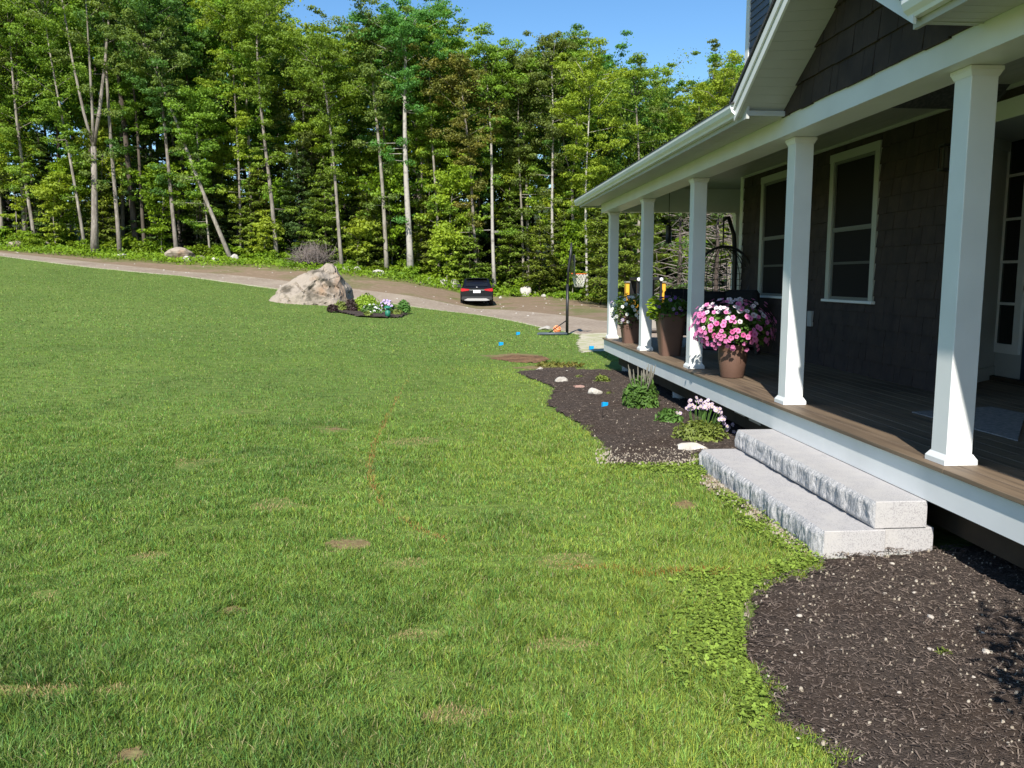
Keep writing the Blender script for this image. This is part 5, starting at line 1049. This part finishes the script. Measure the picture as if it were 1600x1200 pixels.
for i, (px, D, h) in enumerate(SP):
    tb, LV = broadleaf(h, .04, .18, min(h*.26, 1.9), 500+i, (.1, 0), 0, ls=.19, dens=.7, nl=12, epi=0, bare=.2); put_tree('sapling', place(px, D), tb, LV, 'lime' if i % 3 else 'shrub', 'bark', ('short' if h < 4.2 else 'tall slender' if h > 7 else 'young')+' bright maple sapling '+near(px), group='maple saplings along the woods')
# shrubs along the edge
def shrub_proto(seed):
    rs_ = np.random.RandomState(seed); PP, NN = [], []; tb = MB()
    for k in range(16):
        a = rs_.uniform(0, 6.28); q = rs_.uniform(0, .85); c = np.array([q*math.cos(a), q*math.sin(a), rs_.uniform(.25, 1.0)*(1.05-q*.5)]); p, n_ = cluster(c, rs_.uniform(.22, .42), .6, 70, rs_); PP.append(p); NN.append(n_); tb.tube([(0, 0, 0), tuple(c*.6), tuple(c)], [.02, .012, .005], 4)
    return put_tree('shrub', (0, 0, -500), tb, leafquads(np.concatenate(PP), np.concatenate(NN), .17, rs_), 'shrub', 'barkd', 'x', group='x', crown='foliage')
PS = [shrub_proto(600+i) for i in range(4)]; r = random.Random(9)
for i in range(112):
    px = -60+1050*(i+r.random())/112; y_ = r.uniform(0, 1)**1.5; D = (58.3 if px < 640 else 58 if px < 800 else 56.5 if px < 930 else 54)+r.uniform(-1.2, 3.5); s = r.uniform(.6, 1.25)*(.7 if D < 58 else 1.1)*(.8 if 480 < px < 640 else 1)
    place_copy(PS[r.randrange(4)], px, D, s, r.uniform(0, 6), ('low' if s < .75 else 'large' if s > 1.05 else 'bright green')+' shrub below the woods, '+near(px), 'shrub', 'shrubs along the edge of the woods', s*1.15)
for p in PS:
    for c in list(p.children_recursive): bpy.data.objects.remove(c)
    bpy.data.objects.remove(p)
# ferns and weeds on the verge
rs_ = np.random.RandomState(4); n = 26000; u = rs_.uniform(-.62, .2, n); ed = np.array(zone(u, 2)); D = ed-1.5+rs_.rand(n)**1.3*7; x, y = unpolar(u, D); z = zground(x, y); q = vnoise(x, y, .7, 2); kq = rs_.rand(n) < np.clip((D-ed+1.2)/2.5, .08, 1); x, y, z, q = x[kq], y[kq], z[kq], q[kq]; n = len(x)
P = np.stack([x, y, z+rs_.rand(n)*.42*(.3+q)], 1); N = rs_.randn(n, 3)*.6; N[:, 2] += .6; N[:, 1] -= .4; N /= np.linalg.norm(N, axis=1)[:, None]; LV = leafquads(P, N, .2, rs_, .5)
tag(link('undergrowth', np_mesh('undergrowth', LV, np.arange(len(LV)).reshape(-1, 4), M['shrub'])), 'tangle of ferns and weeds below the trees', 'undergrowth', kind='stuff')
# brush pile
x, y, z = place(488, 56.6); t = thing('brush_pile', (x, y, z), 'grey-brown pile of dead brush behind the great boulder', 'brush pile'); r = random.Random(12); mb = MB()
for k in range(420):
    a = r.uniform(0, 6.28); ph = r.uniform(.05, 1.5); L_ = r.uniform(.7, 2.0); b = Vector((r.gauss(0, .4), r.gauss(0, .4), .2)); e = b+Vector((math.cos(a)*math.cos(ph)*L_*.85, math.sin(a)*math.cos(ph)*L_*.8, math.sin(ph)*L_*.85)); m_ = b.lerp(e, .5)+Vector((r.gauss(0, .12), r.gauss(0, .12), r.gauss(.05, .1)))
    mb.tube([b, m_, e], [.022, .013, .004], 4)
    for _ in range(2): s0 = m_.lerp(e, r.random()); mb.tube([s0, s0+Vector((r.gauss(0, .25), r.gauss(0, .25), r.gauss(0, .2)))], [.008, .003], 3)
mb.build('dead_branches', M['dead'], t)
# little red thing between the trunks
x, y, z = place(821, 64); t = thing('utility_cart', (x, y, z), 'small red cart parked among the trunks', 'cart'); rd = mat('red_paint', (.5, .04, .03), .5, .4)
MB().prism([(-.5, .55), (.5, .55), (.6, 1.0), (-.6, 1.0)], 'y', -.4, .4).build('tub', rd, t)
for s in (-1, 1): MB().tube([(s*.4, -.3, 1.0), (s*.4, .3, 0.05)], .025, 6).build('leg', M['black'], t)
w = MB().lathe([(.001, -.05), (.2, -.05), (.22, 0), (.2, .05), (.001, .05)], 18).build('wheel', M['tyre'], t); w.matrix_local = Matrix.Translation((0, -.2, .22)) @ Matrix.Rotation(math.pi/2, 4, 'Y')

# look-alikes of one group get told apart by their order from the left
def tell_apart():
    from collections import defaultdict
    g = defaultdict(list)
    for o in bpy.data.objects:
        if o.parent is None and o.get('label') and o.get('group'): g[o['label']].append(o)
    W_ = ['first', 'second', 'third', 'fourth', 'fifth', 'sixth', 'seventh', 'eighth', 'ninth', 'tenth']
    for lb, L_ in g.items():
        if len(L_) < 2: continue
        L_.sort(key=lambda o: polar(np.array(o.location.x), np.array(o.location.y))[0])
        for i, o in enumerate(L_):
            a = ('left one' if i == 0 else 'right one') if len(L_) == 2 else W_[i]+' from left' if i < 10 else 'rightmost'
            if len((lb+' '+a).split()) <= 16: o['label'] = lb+', '+a
tell_apart()
